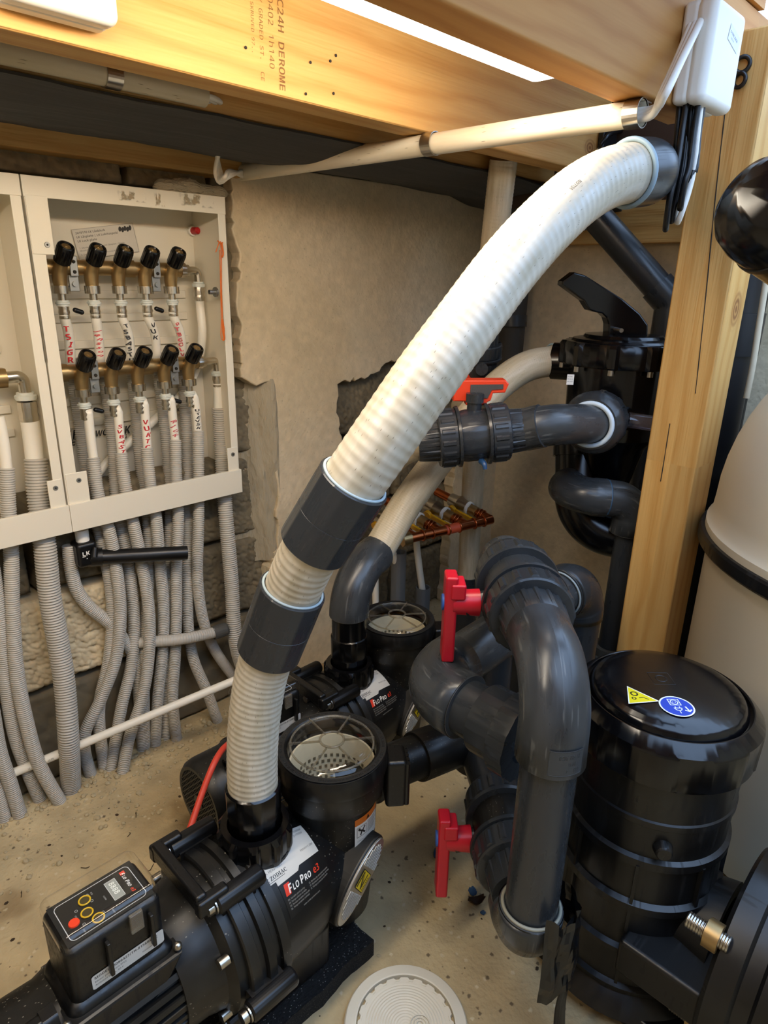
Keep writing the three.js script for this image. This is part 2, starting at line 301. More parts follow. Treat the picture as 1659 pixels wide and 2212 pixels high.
  put(w, 'mortar_reveal', lumpSheet(0.738, 0.85, 0.33, 0.745, (x, y) => -1.212 + 0.036 * step(0.765, 0.845, x) + 0.012 * fbm(x * 26, y * 9, 4, 0, 77) + 0.010 * Math.abs(Math.sin(y * 9 + x * 60 + 3 * fbm(x * 20, y * 8, 3, 0, 78))) * step(0.78, 0.83, x)), M.mortar);
  const R = rng(91), L = []; for (let k = 0; k < 26; k++) { const s = new THREE.IcosahedronGeometry(0.006 + 0.011 * R(), 2); s.scale(1.7, 0.75, 0.8); const x = lerp(0.625, 0.725, R()), t = 1 - Math.abs(x - 0.672) / 0.07; s.translate(x, 1.086 + 0.016 * Math.max(0, t) * R(), -1.158 + 0.012 * R()); L.push(s); }
  const lump = mergeGeometries(L), lp = lump.attributes.position; for (let i = 0; i < lp.count; i++) { const n = fbm(lp.getX(i) * 150, lp.getY(i) * 150 + lp.getZ(i) * 90, 3, 0, 5) - 0.5; lp.setXYZ(i, lp.getX(i) + n * 0.006, lp.getY(i) + n * 0.006, lp.getZ(i) + n * 0.006); } lump.computeVertexNormals();
  put(w, 'mortar_lump', lump, M.mortar);
}
// ================================================================ timber
function timber(name, label, g, mat = M.wood) { return single(name, label, 'beam', g, mat); }
const BB = 1.143;   // underside of the joists
const joistA = thing('ceiling_joist', 'bright pine joist with stamped grading letters behind the tube light', 'beam', V(0.15, BB, -0.7255));
put(joistA, 'timber', box(-0.98, 1.30, BB, 1.338, -0.748, -0.703, 0.003), M.wood);
const joistB = thing('ceiling_joist', 'pine joist in front of the tube light carrying a junction box', 'beam', V(0.15, BB, -0.41));
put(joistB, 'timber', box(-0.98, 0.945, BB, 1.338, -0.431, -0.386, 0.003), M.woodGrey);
timber('ceiling_joist', 'shaded pine joist above the dark membrane', box(-0.98, 1.66, BB, 1.338, -0.885, -0.838, 0.003));
timber('wall_plate', 'narrow pine plate lying on top of the block wall', box(-0.9, 0.78, 1.118, 1.165, -1.215, -1.148, 0.002));
timber('ledger_board', 'orange pine ledger board fixed to the far plaster wall', box(1.635, 1.679, 1.04, 1.15, -1.14, 1.2, 0.002));
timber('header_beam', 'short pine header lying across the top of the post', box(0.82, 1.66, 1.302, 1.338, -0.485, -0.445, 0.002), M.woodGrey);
{
  const p = thing('timber_post', 'square pine post with a long crack beside the beige tank', 'post', V(1.215, 0, -0.44));
  put(p, 'timber', box(1.17, 1.26, 0, 1.30, -0.485, -0.395, 0.004), M.wood);
  // the drying cracks: thin dark splits let into the face
  const cr = [[[1568, 228], [1556, 330], [1544, 440], [1528, 606], [1508, 797], [1502, 850]], [[1447, 915], [1440, 960], [1432, 1010], [1427, 1040]]];
  for (const c of cr) { const q = c.map(([x, y]) => onX(x, y, 1.1698)); put(p, 'crack', sweep(spline(q, 0.01), (s) => 0.0006 + 0.0004 * vnoise(s * 60, 3), 6), M.dark, 'dark drying crack'); }
}
// grading stamp, nail holes and a knot on the bright joist
{
  const ink = std({ map: canvasTex(512, 768, (g, w, h) => {
    g.clearRect(0, 0, w, h); g.fillStyle = 'rgba(96,58,22,0.62)'; g.textBaseline = 'top'; g.translate(w, 0); g.rotate(Math.PI / 2); g.scale(1, 1);
    g.font = 'bold 92px monospace'; g.fillText('C24H DEROME', 40, 40); g.font = '78px monospace'; g.fillText('0402 1h140', 50, 165); g.font = '56px monospace'; g.fillText('DRY GRADED ST.  CE', 10, 290); g.font = '46px monospace'; g.fillText('SKY.SKRUVED 97..', 10, 390);
  }), transparent: true, roughness: 0.7 });
  const a = onZ(548, 60, -0.7027), pl = new THREE.PlaneGeometry(0.060, 0.112); const c = onZ(578, 103, -0.7024); put(joistA, 'grading_stamp', pl.translate(c.x, c.y, -0.7024), ink, 'faded brown printed letters');
  for (const [x, y] of [[530, 103], [670, 135], [713, 132], [725, 120], [660, 203], [720, 202]]) putAt(joistA, 'nail_hole', new THREE.CylinderGeometry(0.0017, 0.0012, 0.002, 10), M.dark, onZ(x, y, -0.7026), V(0, 0, 1));
}
// ================================================================ dark membrane stapled under the joists
{
  const g = new THREE.BoxGeometry(2.5, 0.003, 0.325, 160, 1, 36).translate(0.42, 1.139, -0.99), p = g.attributes.position;
  for (let i = 0; i < p.count; i++) { const x = p.getX(i), z = p.getZ(i), t = (z + 1.15) / 0.325; p.setY(i, p.getY(i) + 0.012 * (1 - t) - 0.022 * Math.sin(Math.PI * clamp(t)) * (0.5 + 0.5 * fbm(x * 4, 2, 3, 0, 9)) + 0.006 * (fbm(x * 14, z * 14, 3, 0, 15) - 0.5) - (x > 1.15 ? 0.03 * step(1.15, 1.6, x) * Math.abs(Math.sin(x * 14)) : 0)); }
  g.computeVertexNormals(); single('membrane_sheet', 'dark grey foundation membrane sagging between joist and wall', 'membrane', g, M.membrane);
}
// ================================================================ LED batten
{
  const x0 = -0.46, x1 = 0.742, z0 = -0.508, z1 = -0.456, y0 = 1.163, y1 = 1.205;
  const t = thing('batten_light', 'glowing white LED batten light fixed between the two joists', 'light', V((x0 + x1) / 2, y0, (z0 + z1) / 2));
  const prof = new THREE.Shape(); prof.moveTo(z0, 0.03); prof.lineTo(z0, 0.014); prof.quadraticCurveTo(z0, 0, z0 + 0.014, 0); prof.lineTo(z1 - 0.014, 0); prof.quadraticCurveTo(z1, 0, z1, 0.014); prof.lineTo(z1, 0.03); prof.closePath();
  const g = new THREE.ExtrudeGeometry(prof, { depth: x1 - x0 - 0.01, bevelEnabled: true, bevelSize: 0.003, bevelThickness: 0.005, bevelSegments: 2 }).rotateY(-Math.PI / 2).scale(1, 1, 1);
  g.computeBoundingBox(); const b = g.boundingBox; g.translate(x1 - b.max.x, y0 - b.min.y, 0); g.computeBoundingBox(); const bz = (g.boundingBox.min.z + g.boundingBox.max.z) / 2; g.translate(0, 0, (z0 + z1) / 2 - bz);
  put(t, 'diffuser', g, std({ color: 0xffffff, emissive: new THREE.Color(1, 0.95, 0.86), emissiveIntensity: 5.0, roughness: 0.5 }), 'lit white diffuser');
  put(t, 'housing', box(x0 + 0.004, x1 - 0.004, y0 + 0.031, 1.338, z0 + 0.006, z1 - 0.006, 0.002), M.whitePlastic);
  for (const [dy, dz, oz, w] of [[-1, 0, 0, 0.034], [-0.5, -1, -0.030, 0.026], [-0.5, 1, 0.030, 0.026]]) { const l = new THREE.RectAreaLight(LED_COLOR, dz < 0 ? LED_POWER * 0.62 : LED_POWER, x1 - x0, w); l.name = 'batten_glow'; l.position.set((x0 + x1) / 2, y0 + (dz ? 0.008 : -0.004), (z0 + z1) / 2 + oz); l.lookAt(l.position.x, l.position.y + dy, l.position.z + dz); scene.add(l); }
}
// ================================================================ conduits, clips, cables, junction boxes
function clip(parent, p, dir, r, up) {   // bright saddle clip round a conduit
  const s = putAt(parent, 'pipe_clip', rev([[r + 0.0004, -0.009], [r + 0.0014, -0.009], [r + 0.0014, 0.009], [r + 0.0004, 0.009]], 32), M.steel, p, dir, 'bright metal saddle clip');
  const side = dir.clone().cross(up).normalize(), q = p.clone().addScaledVector(up, r - 0.0008).addScaledVector(side, r * 0.9); const foot = new THREE.Mesh(new THREE.BoxGeometry(0.016, 0.0014, 0.016)); foot.geometry.translate(0, 0, 0); put(s, 'foot', foot.geometry.translate(q.x, q.y, q.z), M.steel); putAt(s, 'screw', new THREE.CylinderGeometry(0.0035, 0.0035, 0.002, 12), M.galv, q.clone().addScaledVector(up, -0.0016), up);
  return s;
}
{
  const yc = BB - 0.0148, a = onY(1386, 244, yc), b = onY(512, 375, yc), d = b.clone().sub(a).normalize();
  const t = thing('cable_conduit', 'cream conduit clipped crosswise under the bright joists', 'conduit', a.clone().lerp(b, 0.5));
  const g = sweep([a, a.clone().addScaledVector(d, 0.001), a.clone().lerp(b, 0.5), b.clone().addScaledVector(d, -0.001), b], 0.0138, 32, false); put(t, 'tube', g, std({ color: 0xf4f0e8, roughness: 0.5, map: T.dirtyWhite, side: THREE.DoubleSide }));
  for (const [px, py] of [[1372, 246], [931, 311], [500, 377]]) clip(t, onY(px, py, yc), d, 0.0138, V(0, 1, 0));
  const a2 = onZ(-40, 120, -0.824), b2 = onZ(442, 217, -0.824); a2.y = b2.y = 1.1565; const t2 = thing('cable_conduit', 'dull grey conduit running along the shaded joist', 'conduit', a2.clone().lerp(b2, 0.5));
  put(t2, 'tube', pipeGeo(a2, b2, 0.0125, 28), std({ color: 0xd9d2c2, roughness: 0.55, map: T.dirtyWhite })); clip(t2, onZ(240, 170, -0.824).setY(1.1565), V(1, 0, 0), 0.0125, V(0, 0, -1));
  // white cables: from conduit mouth up to the junction box, and the loop at the wall end
  const boxIn = onX(1502, 52, 0.845);
  for (let k = 0; k < 3; k++) {
    const o = (k - 1) * 0.005; const P = [a.clone().addScaledVector(d, 0.03).add(V(0, o * 0.7, 0)), a.clone().addScaledVector(d, -0.012).add(V(o * 0.3, o * 0.7 - 0.001, 0)), onZ(1428 + k * 4, 205, -0.36 + o).clone(), onZ(1462 + k * 5, 130, -0.362 + o), boxIn.clone().add(V(0.0, o * 0.2, o))];
    single('white_cable', 'thin white cable rising from the conduit mouth into the junction box', 'cable', sweep(spline(P, 0.004), 0.0042, 12), M.whitePlastic, 'white cables entering the junction box');
  }
  for (let k = 0; k < 4; k++) {
    const o = k * 0.0085; const P = [b2.clone().add(V(-0.02, 0, 0.004 - o * 0.9)), b2.clone().add(V(0.012, -0.001, 0.003 - o)), onZ(478 - k * 3, 242, -0.90), onZ(474 - k * 3, 320, -1.03 - o), onZ(466 + k * 4, 378 - k, -1.075), onZ(474 + k * 4, 394 - k * 4, -1.07 + o), onZ(492, 383 - k * 4, -1.055), b.clone().addScaledVector(d, -0.02).add(V(0, 0.004 - o * 0.4, 0))];
    single('white_cable', 'thin white cable looping out of the conduit beside the membrane', 'cable', sweep(spline(P, 0.004), 0.0036, 10), std({ color: 0xe9e4d8, roughness: 0.5 }), 'white cables looping beside the membrane');
  }
}
function junctionBox(label, x0, x1, y0, y1, zb, zf) {
  const t = thing('junction_box', label, 'junction box', V((x0 + x1) / 2, y0, zb)); const w = x1 - x0, h = y1 - y0, d = zf - zb;
  put(t, 'base', new RoundedBoxGeometry(w - 0.002, h - 0.002, d * 0.5, 4, 0.006).translate((x0 + x1) / 2, (y0 + y1) / 2, zb + d * 0.25), M.whitePlastic);
  put(t, 'lid', new RoundedBoxGeometry(w, h, d * 0.62, 5, 0.009).translate((x0 + x1) / 2, (y0 + y1) / 2, zf - d * 0.31), M.whitePlastic);
  return t;
}
{
  const A = onZ(262, 60, -0.664), B = onZ(28, 10, -0.664), C = onZ(225, 88, -0.70);
  junctionBox('white junction box on the bright joist beside the stamped letters', A.x - 0.098, A.x, C.y + 0.003, C.y + 0.101, -0.703, -0.662);
  const j = junctionBox('white junction box on the joist above the hanging black cables', 0.845, 0.937, 1.142, 1.243, -0.386, -0.349);
  const s = new THREE.PlaneGeometry(0.034, 0.016).rotateZ(-0.25).translate(0.905, 1.213, -0.3486); put(j, 'printed_label', s, std({ map: canvasTex(256, 128, (g, w, h) => { g.fillStyle = '#e9edf2'; g.fillRect(0, 0, w, h); g.fillStyle = '#2b2f36'; g.font = 'bold 30px sans-serif'; g.fillText('6-1990.25020', 24, 62); g.font = '22px sans-serif'; g.fillText('500704', 60, 96); }), roughness: 0.5 }), 'small printed sticker');
  for (let k = 0; k < 5; k++) {
    const x = 0.858 + k * 0.0065, z = -0.372 + (k % 2) * 0.011, yb = 1.012 + [0, 0.022, 0.010, 0.034, 0.045][k], w = 0.010 + 0.003 * (k % 3), P = [V(x, 1.147, z), V(x, 1.12, z), V(x - 0.010 + k * 0.002, 1.075, z + 0.004), V(x - 0.014 + k * 0.003, yb + 0.03, z + 0.003), V(x - 0.006, yb, z), V(x + w * 0.5, yb + 0.028, z - 0.004), V(x + w * 0.8, 1.08, z - 0.006), V(x + 0.004, 1.125, z - 0.008), V(x + 0.003, 1.147, z - 0.009)];
    single('hanging_cable', ['longest black cable loop under the junction box', 'black cable loop just inside the longest loop', 'middle black cable loop under the junction box', 'short black cable loop under the junction box', 'shortest black cable loop under the junction box'][k], 'cable', sweep(spline(P, 0.004), 0.0036, 12), M.blackSatin, 'black cables looped under the junction box');
  }
  const P = [V(0.874, 1.147, -0.362), V(0.874, 1.12, -0.361), V(0.872, 1.07, -0.358), V(0.862, 1.03, -0.36), V(0.868, 1.02, -0.366), V(0.876, 1.06, -0.372), V(0.878, 1.147, -0.372)];
  single('hanging_cable', 'white cable hanging among the looped black cables', 'cable', sweep(spline(P, 0.004), 0.0034, 12), M.whitePlastic);
}
// ================================================================ manifold cabinets
const CZ = -1.13;   // cabinet front
function cabinet(x0, x1, y0, y1, label) {
  const t = thing('manifold_cabinet', label, 'cabinet', V((x0 + x1) / 2, y0, CZ)); const m = M.whiteSteel, zb = -1.245;
  put(t, 'back_panel', box(x0, x1, y0 + 0.02, y1, zb - 0.003, zb, 0.0008), m);
  put(t, 'side_panel', box(x0, x0 + 0.002, y0 + 0.02, y1, zb, CZ, 0.0008), m); put(t, 'side_panel', box(x1 - 0.002, x1, y0 + 0.02, y1, zb, CZ, 0.0008), m);
  put(t, 'top_panel', box(x0, x1, y1 - 0.002, y1, zb, CZ, 0.0008), m);
  put(t, 'top_lip', box(x0, x1, y1 - 0.029, y1, CZ - 0.002, CZ + 0.001, 0.0008), m);
  put(t, 'bottom_lip', box(x0 + 0.0006, x1 + 0.002, y0, y0 + 0.049, CZ - 0.002, CZ + 0.005, 0.0008), m);
  put(t, 'stile', box(x0, x0 + 0.021, y0 + 0.04, y1 - 0.025, CZ - 0.002, CZ, 0.0008), m); put(t, 'stile', box(x1 - 0.016, x1, y0 + 0.04, y1 - 0.025, CZ - 0.002, CZ, 0.0008), m);
  put(t, 'stile_return', box(x0 + 0.019, x0 + 0.021, y0 + 0.04, y1 - 0.027, CZ - 0.014, CZ - 0.001, 0.0006), m);
  for (const [x, y, w, h, hx] of [[x0 + 0.002, y1 - 0.108, 0.032, 0.082, x0 + 0.024], [x0 + 0.002, y0 + 0.046, 0.036, 0.056, x0 + 0.023], [x1 - 0.026, y0 + 0.046, 0.024, 0.050, x1 - 0.014]]) {
    const tab = put(t, 'corner_tab', box(x, x + w, y, y + h, CZ - 0.001, CZ + 0.0012, 0.003), m); const hy = h > 0.07 ? y + 0.014 : y + h - 0.014;
    putAt(tab, 'screw', rev([[0.0016, 0], [0.0016, 0.0016], [0.0036, 0.0016], [0.0042, 0.0006], [0.0042, 0]], 18), M.galv, V(hx, hy, CZ + 0.0012), V(0, 0, 1)); putAt(tab, 'screw_recess', new THREE.CylinderGeometry(0.0017, 0.0017, 0.001, 10), M.dark, V(hx, hy, CZ + 0.0016), V(0, 0, 1));
  }
  for (const yy of [0.385, 0.345, 0.30, 0.20, 0.16]) put(t, 'mounting_rail', box(x0 + 0.03, x1 - 0.03, y0 + yy - 0.007, y0 + yy + 0.007, zb, zb + 0.006, 0.001), m);
  return t;
}
const cab = cabinet(0.3855, 0.7275, 0.527, 1.081, 'white steel cabinet holding two rows of black-capped manifold valves');
const cab2 = cabinet(0.0405, 0.3835, 0.527, 1.081, 'white steel cabinet with one thick pipe inside its edge');
{
  // dirt smears where the mortar was rubbed off the top lip, printed card, plug, bolt, string, pencil notes
  const smear = std({ color: 0xa08c6a, roughness: 0.95, opacity: 0.7, alphaMap: dataTex(256, 64, (u, v) => { const n = fbm(u * 9, v * 2.5, 5, 0, 301), e = Math.min(u, 1 - u, v, 1 - v) * 6; const k = step(0.46, 0.66, n) * clamp(e) * 0.8; return [k, k, k]; }, false), transparent: true });
  for (const [px, py, w, h] of [[285, 425, 0.05, 0.016], [345, 432, 0.02, 0.022], [425, 433, 0.07, 0.022]]) { const c = onZ(px, py, CZ + 0.0013); put(cab, 'mortar_smear', new THREE.PlaneGeometry(w, h).translate(c.x, Math.min(c.y, 1.07), CZ + 0.0013), smear, 'brown mortar smear'); }
  const card = canvasTex(512, 256, (g, w, h) => { g.fillStyle = '#cfc8ba'; g.fillRect(0, 0, w, h); g.strokeStyle = '#8a8378'; g.lineWidth = 3; g.strokeRect(2, 2, w - 4, h - 4); g.fillStyle = '#6d675d'; g.font = 'bold 25px sans-serif'; g.fillText('2419110 LK Låsbleck', 24, 42); g.fillText('LK Låsplate | LK Lukituspelti', 24, 76); g.fillText('LK Lock plate', 24, 110); g.font = '18px sans-serif'; g.fillText('1. Montera låsbleck / Monter låseplate / Monta', 24, 165); g.fillText('Mount locking plate', 24, 188); g.fillText('2. Skruva fast / Skru fast / Ruuvaa kiinni / Put the tape', 24, 222); g.fillStyle = '#2a2520'; for (let k = 0; k < 5; k++) { g.beginPath(); g.ellipse(392 + k * 22, 40 + (k % 2) * 8, 12, 22, 0.2, 0, 7); g.fill(); } });
  { const c = onZ(230, 521, -1.2425); const m = put(cab, 'printed_card', new THREE.PlaneGeometry(0.112, 0.049).rotateZ(0.16).translate(c.x, c.y, -1.2425), std({ map: card, roughness: 0.5 }), 'printed instruction sticker'); }
  { const c = onZ(414, 499, -1.243); putAt(cab, 'plug_boss', rev([[0.003, 0], [0.009, 0], [0.009, 0.006], [0.003, 0.006]], 20), M.whitePlastic, c, V(0, 0, 1)); putAt(cab, 'red_plug', rev([[0, 0.026], [0.0035, 0.026], [0.006, 0.023], [0.0065, 0.006], [0.003, 0.004]], 20), std({ color: 0xb3161a, roughness: 0.4 }), c, V(0, 0, 1)); }
  for (const [px, py, zz] of [[468, 631, -1.14], [45, 630, -1.243]]) { const c = onZ(px, py, zz); const b = putAt(px > 200 ? cab : cab2, 'fixing_bolt', rev([[0.004, 0.016], [0.004, 0.004], [0.009, 0.004], [0.009, 0.001], [0.004, 0.001]], 16), M.galv, c, px > 200 ? V(-1, 0, 0) : V(0.3, 0, 1)); }
  const note = (txt, px, py, s, w = 3) => { const c = onZ(px, py, -1.2415); put(cab, 'pen_note', new THREE.PlaneGeometry(s * txt.length * 0.62, s).translate(c.x, c.y, -1.2378), std({ map: canvasTex(64 * txt.length, 96, (g, W, H) => { g.clearRect(0, 0, W, H); g.fillStyle = '#1d1d1f'; g.font = 'italic bold 84px sans-serif'; g.fillText(txt, 2, 76); }), transparent: true, roughness: 0.6 }), 'handwritten black letters'); };
  note('GH', 152, 939, 0.026); note('STER', 158, 955, 0.02); note('WC', 215, 935, 0.018); note('IK', 272, 928, 0.024); note('Ko', 386, 884, 0.012); note('O', 268, 942, 0.013);
  const R = rng(4), g = [sweep(spline([onZ(470, 520, -1.128), onZ(476, 525, -1.124), onZ(481, 524, -1.126)], 0.002), 0.0011, 6), sweep(spline([onZ(476, 521, -1.126), onZ(478, 545, -1.124), onZ(479, 640, -1.124), onZ(481, 690, -1.123), onZ(485, 735, -1.122), onZ(479, 733, -1.122), onZ(478, 690, -1.123), onZ(477, 640, -1.124), onZ(475, 540, -1.124)], 0.003), 0.0009, 6), sweep(spline([onZ(474, 522, -1.126), onZ(466, 545, -1.125)], 0.003), 0.0009, 6), sweep(spline([onZ(479, 524, -1.125), onZ(482, 550, -1.124), onZ(480, 556, -1.124)], 0.002), 0.0016, 6)];
  for (let k = 0; k < 6; k++) g.push(sweep(spline([onZ(480 + R() * 2, 690, -1.1235), onZ(479 + R() * 6, 712, -1.1225), onZ(482 + R() * 2, 736, -1.122)], 0.003), 0.0009, 6));
  single('string', 'frayed orange string tied to the cabinet stile', 'string', mergeGeometries(g), std({ color: 0xd9691f, roughness: 0.8 }));
}
// ================================================================ manifolds
const colX = [138.4, 206.9, 265, 321.7, 378].map(x => onZ(x, 625, -1.18).x), colX2 = [[184, 848], [248, 841.5], [305, 835], [362, 831], [414.5, 826]].map(([x, y]) => onZ(x, y, -1.165).x);
function manifold(label, xs, zb, yn, xEnd0, xElbow) {   // yn: middle of the union nuts
  const k8 = 0.8, sc = g => g.scale(k8, k8, k8), S = pr => pr.map(([r, h]) => [r * k8, h * k8]);
  const yb = yn + 0.034, t = thing('pipe_manifold', label, 'manifold', V((xs[0] + xs[4]) / 2, yb - 0.05, zb));
  const xa = xs[0] - 0.036, xb = xs[4] + 0.026;
  for (const [a, b] of [[xa, xs[2] + 0.018], [xs[2] + 0.0185, xb]]) put(t, 'bar', sweep([V(a, yb, zb), V(a + 0.002, yb, zb), V((a + b) / 2, yb, zb), V(b - 0.002, yb, zb), V(b, yb, zb)], 0.0125, 28), M.brass);
  for (const x of [xa + 0.008, xs[2] + 0.024]) putAt(t, 'hex_nut', new THREE.CylinderGeometry(0.0165, 0.0165, 0.019, 6), M.brass, V(x, yb, zb), V(1, 0, 0));
  putAt(t, 'inlet_nut', new THREE.CylinderGeometry(0.011, 0.011, 0.03, 20), M.brass, V(xEnd0, yb, zb), V(1, 0, 0));
  putAt(t, 'end_nut', rev(S([[0.005, -0.012], [0.017, -0.012], [0.017, 0.0], [0.013, 0.002], [0.013, 0.010], [0.005, 0.010]]), 30, a => 1 + 0.03 * Math.cos(a * 12)), M.nickel, V(xb + 0.009, yb, zb), V(1, 0, 0));
  put(t, 'end_elbow', sweep(route([V(xb + 0.014, yb, zb), V(xElbow, yb, zb), V(xElbow, yb - 0.02, zb)], 0.008, 0.002), 0.0072, 20), M.nickel);
  putAt(t, 'collar', rev(S([[0.006, -0.006], [0.014, -0.006], [0.0155, -0.003], [0.0155, 0.001], [0.0125, 0.003], [0.0125, 0.006], [0.006, 0.006]]), 28), std({ color: 0xcfd2c8, roughness: 0.5 }), V(xElbow, yb - 0.025, zb), UPV); putAt(t, 'press_sleeve', rev(S([[0.009, -0.016], [0.0125, -0.016], [0.0135, -0.008], [0.012, -0.003], [0.0135, 0.006], [0.0125, 0.016], [0.009, 0.016]]), 28), M.nickel, V(xElbow, yb - 0.042, zb), UPV);
  const kd = V(0.13, 0.80, 0.58).normalize();
  xs.forEach((x, k) => {
    const z = zb + 0.012, kb = V(x + 0.003, yb + 0.006, z + 0.008);
    put(t, 'valve_body', sweep(spline([V(x, yn + 0.004, z), V(x, yn + 0.016, z), V(x + 0.001, yn + 0.028, z + 0.002), kb], 0.003), s => 0.0104 + 0.0012 * Math.sin(s * 85), 22), M.brass);
    putAt(t, 'brass_ring', rev(S([[0.006, -0.002], [0.0125, -0.002], [0.0125, 0.002], [0.006, 0.002]]), 24), std({ color: 0xc98f2c, metalness: 0.9, roughness: 0.3 }), V(x, yn + 0.008, z), UPV);
    const kn = putAt(t, 'hand_knob', rev(S([[0.008, -0.002], [0.0165, -0.002], [0.0172, 0.002], [0.0172, 0.028], [0.0162, 0.034], [0.0145, 0.036], [0.0125, 0.0355], [0.0115, 0.033], [0, 0.033]]), 60, (a, j) => (j === 2 || j === 3) ? 1 + 0.018 * Math.cos(a * 20) : 1), M.black, kb.clone().addScaledVector(kd, 0.005), kd, 'black ribbed cap');
    putAt(kn, 'cap_screw', rev(S([[0, 0.0025], [0.004, 0.0025], [0.0045, 0.0012], [0.0085, 0.0012], [0.009, 0]]), 20), M.brass, kb.clone().addScaledVector(kd, 0.005 + 0.033 * k8), kd, 'brass screw in the cap');
    putAt(t, 'union_nut', new THREE.CylinderGeometry(0.0138, 0.0138, 0.0125, 6), M.nickel, V(x, yn - 0.001, z), UPV, null, 0.3 + k * 0.2);
    putAt(t, 'tail', new THREE.CylinderGeometry(0.0066, 0.0066, 0.016, 20), M.nickel, V(x, yn - 0.012, z), UPV);
    putAt(t, 'collar', rev(S([[0.006, -0.006], [0.0125, -0.006], [0.0125, -0.002], [0.0145, -0.0015], [0.0145, 0.002], [0.0125, 0.003], [0.0115, 0.006], [0.006, 0.006]]), 28), std({ color: 0xcfd2c8, roughness: 0.5 }), V(x, yn - 0.0225, z), UPV);
    putAt(t, 'press_sleeve', rev(S([[0.008, -0.013], [0.0108, -0.013], [0.0112, -0.010], [0.0104, -0.006], [0.0116, 0], [0.0104, 0.006], [0.0112, 0.010], [0.0108, 0.013], [0.008, 0.013]]), 26), M.nickel, V(x, yn - 0.037, z), UPV);
  });
  for (const x of [xs[0] + 0.025, xs[3] + 0.025]) {
    const b = put(t, 'bracket', mergeGeometries([box(x - 0.0065, x + 0.0065, yb - 0.014, yb + 0.018, zb + 0.011, zb + 0.014, 0.001), box(x - 0.0065, x + 0.0065, yb + 0.013, yb + 0.017, -1.243, zb + 0.013, 0.001), box(x - 0.008, x + 0.008, yb - 0.038, yb - 0.012, zb + 0.004, zb + 0.007, 0.001)]), M.galv);
    for (const dy of [-0.007, 0.009]) putAt(b, 'rubber_stud', new THREE.CylinderGeometry(0.0024, 0.003, 0.003, 12), M.dark, V(x, yb + dy, zb + 0.015), V(0, 0, 1)); putAt(b, 'screw', new THREE.CylinderGeometry(0.0042, 0.0042, 0.004, 14), M.galv, V(x, yb - 0.026, zb + 0.009), V(0, 0, 1));
    putAt(b, 'wing_bolt', new THREE.CapsuleGeometry(0.0042, 0.011, 4, 10), M.blackSatin, V(x + 0.002, yb - 0.07, zb + 0.004), V(1, -0.35, 0));
  }
  return { t, yn, zb, yb };
}
const mUp = manifold('upper brass manifold with five black-capped valves in the cabinet', colX, -1.205, onZ(265, 625, -1.185).y, onZ(103, 585, -1.2).x, onZ(431, 600, -1.2).x);
const mLo = manifold('lower brass manifold with five black-capped valves in the cabinet', colX2, -1.188, onZ(184, 848, -1.17).y, onZ(139, 803, -1.19).x, onZ(468, 795, -1.19).x);
// ================================================================ water pipes: white pipe in a corrugated sleeve, handwriting on the pipe
function penTex(word, color, wild = 0) {
  return canvasTex(96, 96 * word.length, (g, w, h) => { const R = rng(word.length * 77 + wild); g.clearRect(0, 0, w, h); g.fillStyle = color; g.textAlign = 'center'; g.textBaseline = 'middle'; [...word].forEach((c, i) => { g.save(); g.translate(w / 2 + (R() - 0.5) * 18, 96 * (i + 0.5)); g.rotate((R() - 0.5) * 0.5 + wild * 0.3); g.font = `${R() > 0.5 ? 'italic ' : ''}bold ${84 + R() * 16}px sans-serif`; g.fillText(c, 0, 0); g.restore(); }); });
}
function waterPipe(label, inner, sleeve, r, R, pitch, opt = {}) {
  const end = sleeve[sleeve.length - 1], t = thing('water_pipe', label, 'pipe', V(end.x, 0, end.z), opt.group);
  if (inner) put(t, 'inner_pipe', sweep(spline(inner, 0.008), r, 20), M.pex);
  put(t, 'corrugated_sleeve', corrugated(sleeve, R, pitch, opt.amp || 0.17, opt.seg || 16), opt.mat || M.sleeve);
  if (opt.text) { const [word, color, len, y1, wild] = opt.text, g = arcPatch(r + 0.0004, -1.35, 0.75, -len, 0), c = spline(inner, 0.003), p0 = c.reduce((a, b) => Math.abs(b.y - y1) < Math.abs(a.y - y1) ? b : a), p1 = c.reduce((a, b) => Math.abs(b.y - (y1 - len)) < Math.abs(a.y - (y1 - len)) ? b : a); const sh = p1.clone().sub(p0); const ps = g.attributes.position; for (let i = 0; i < ps.count; i++) { const k = -ps.getY(i) / len; ps.setX(i, ps.getX(i) + sh.x * k); ps.setZ(i, ps.getZ(i) + sh.z * k); } g.translate(p0.x, p0.y, p0.z); put(t, 'handwriting', g, std({ map: penTex(word, color, wild || 0), transparent: true, roughness: 0.5 }), `${opt.ink} handwritten letters`); }
  return t;
}
const floorEnd = (px, py) => { const p = onY(px, py, 0); p.z = clamp(p.z, -1.168, -0.9); p.y = -0.03; return p; };
const path = (P, z0, z1) => P.map(([x, y], i) => onZ(x, y, lerp(z0, z1, i / (P.length - 1))));
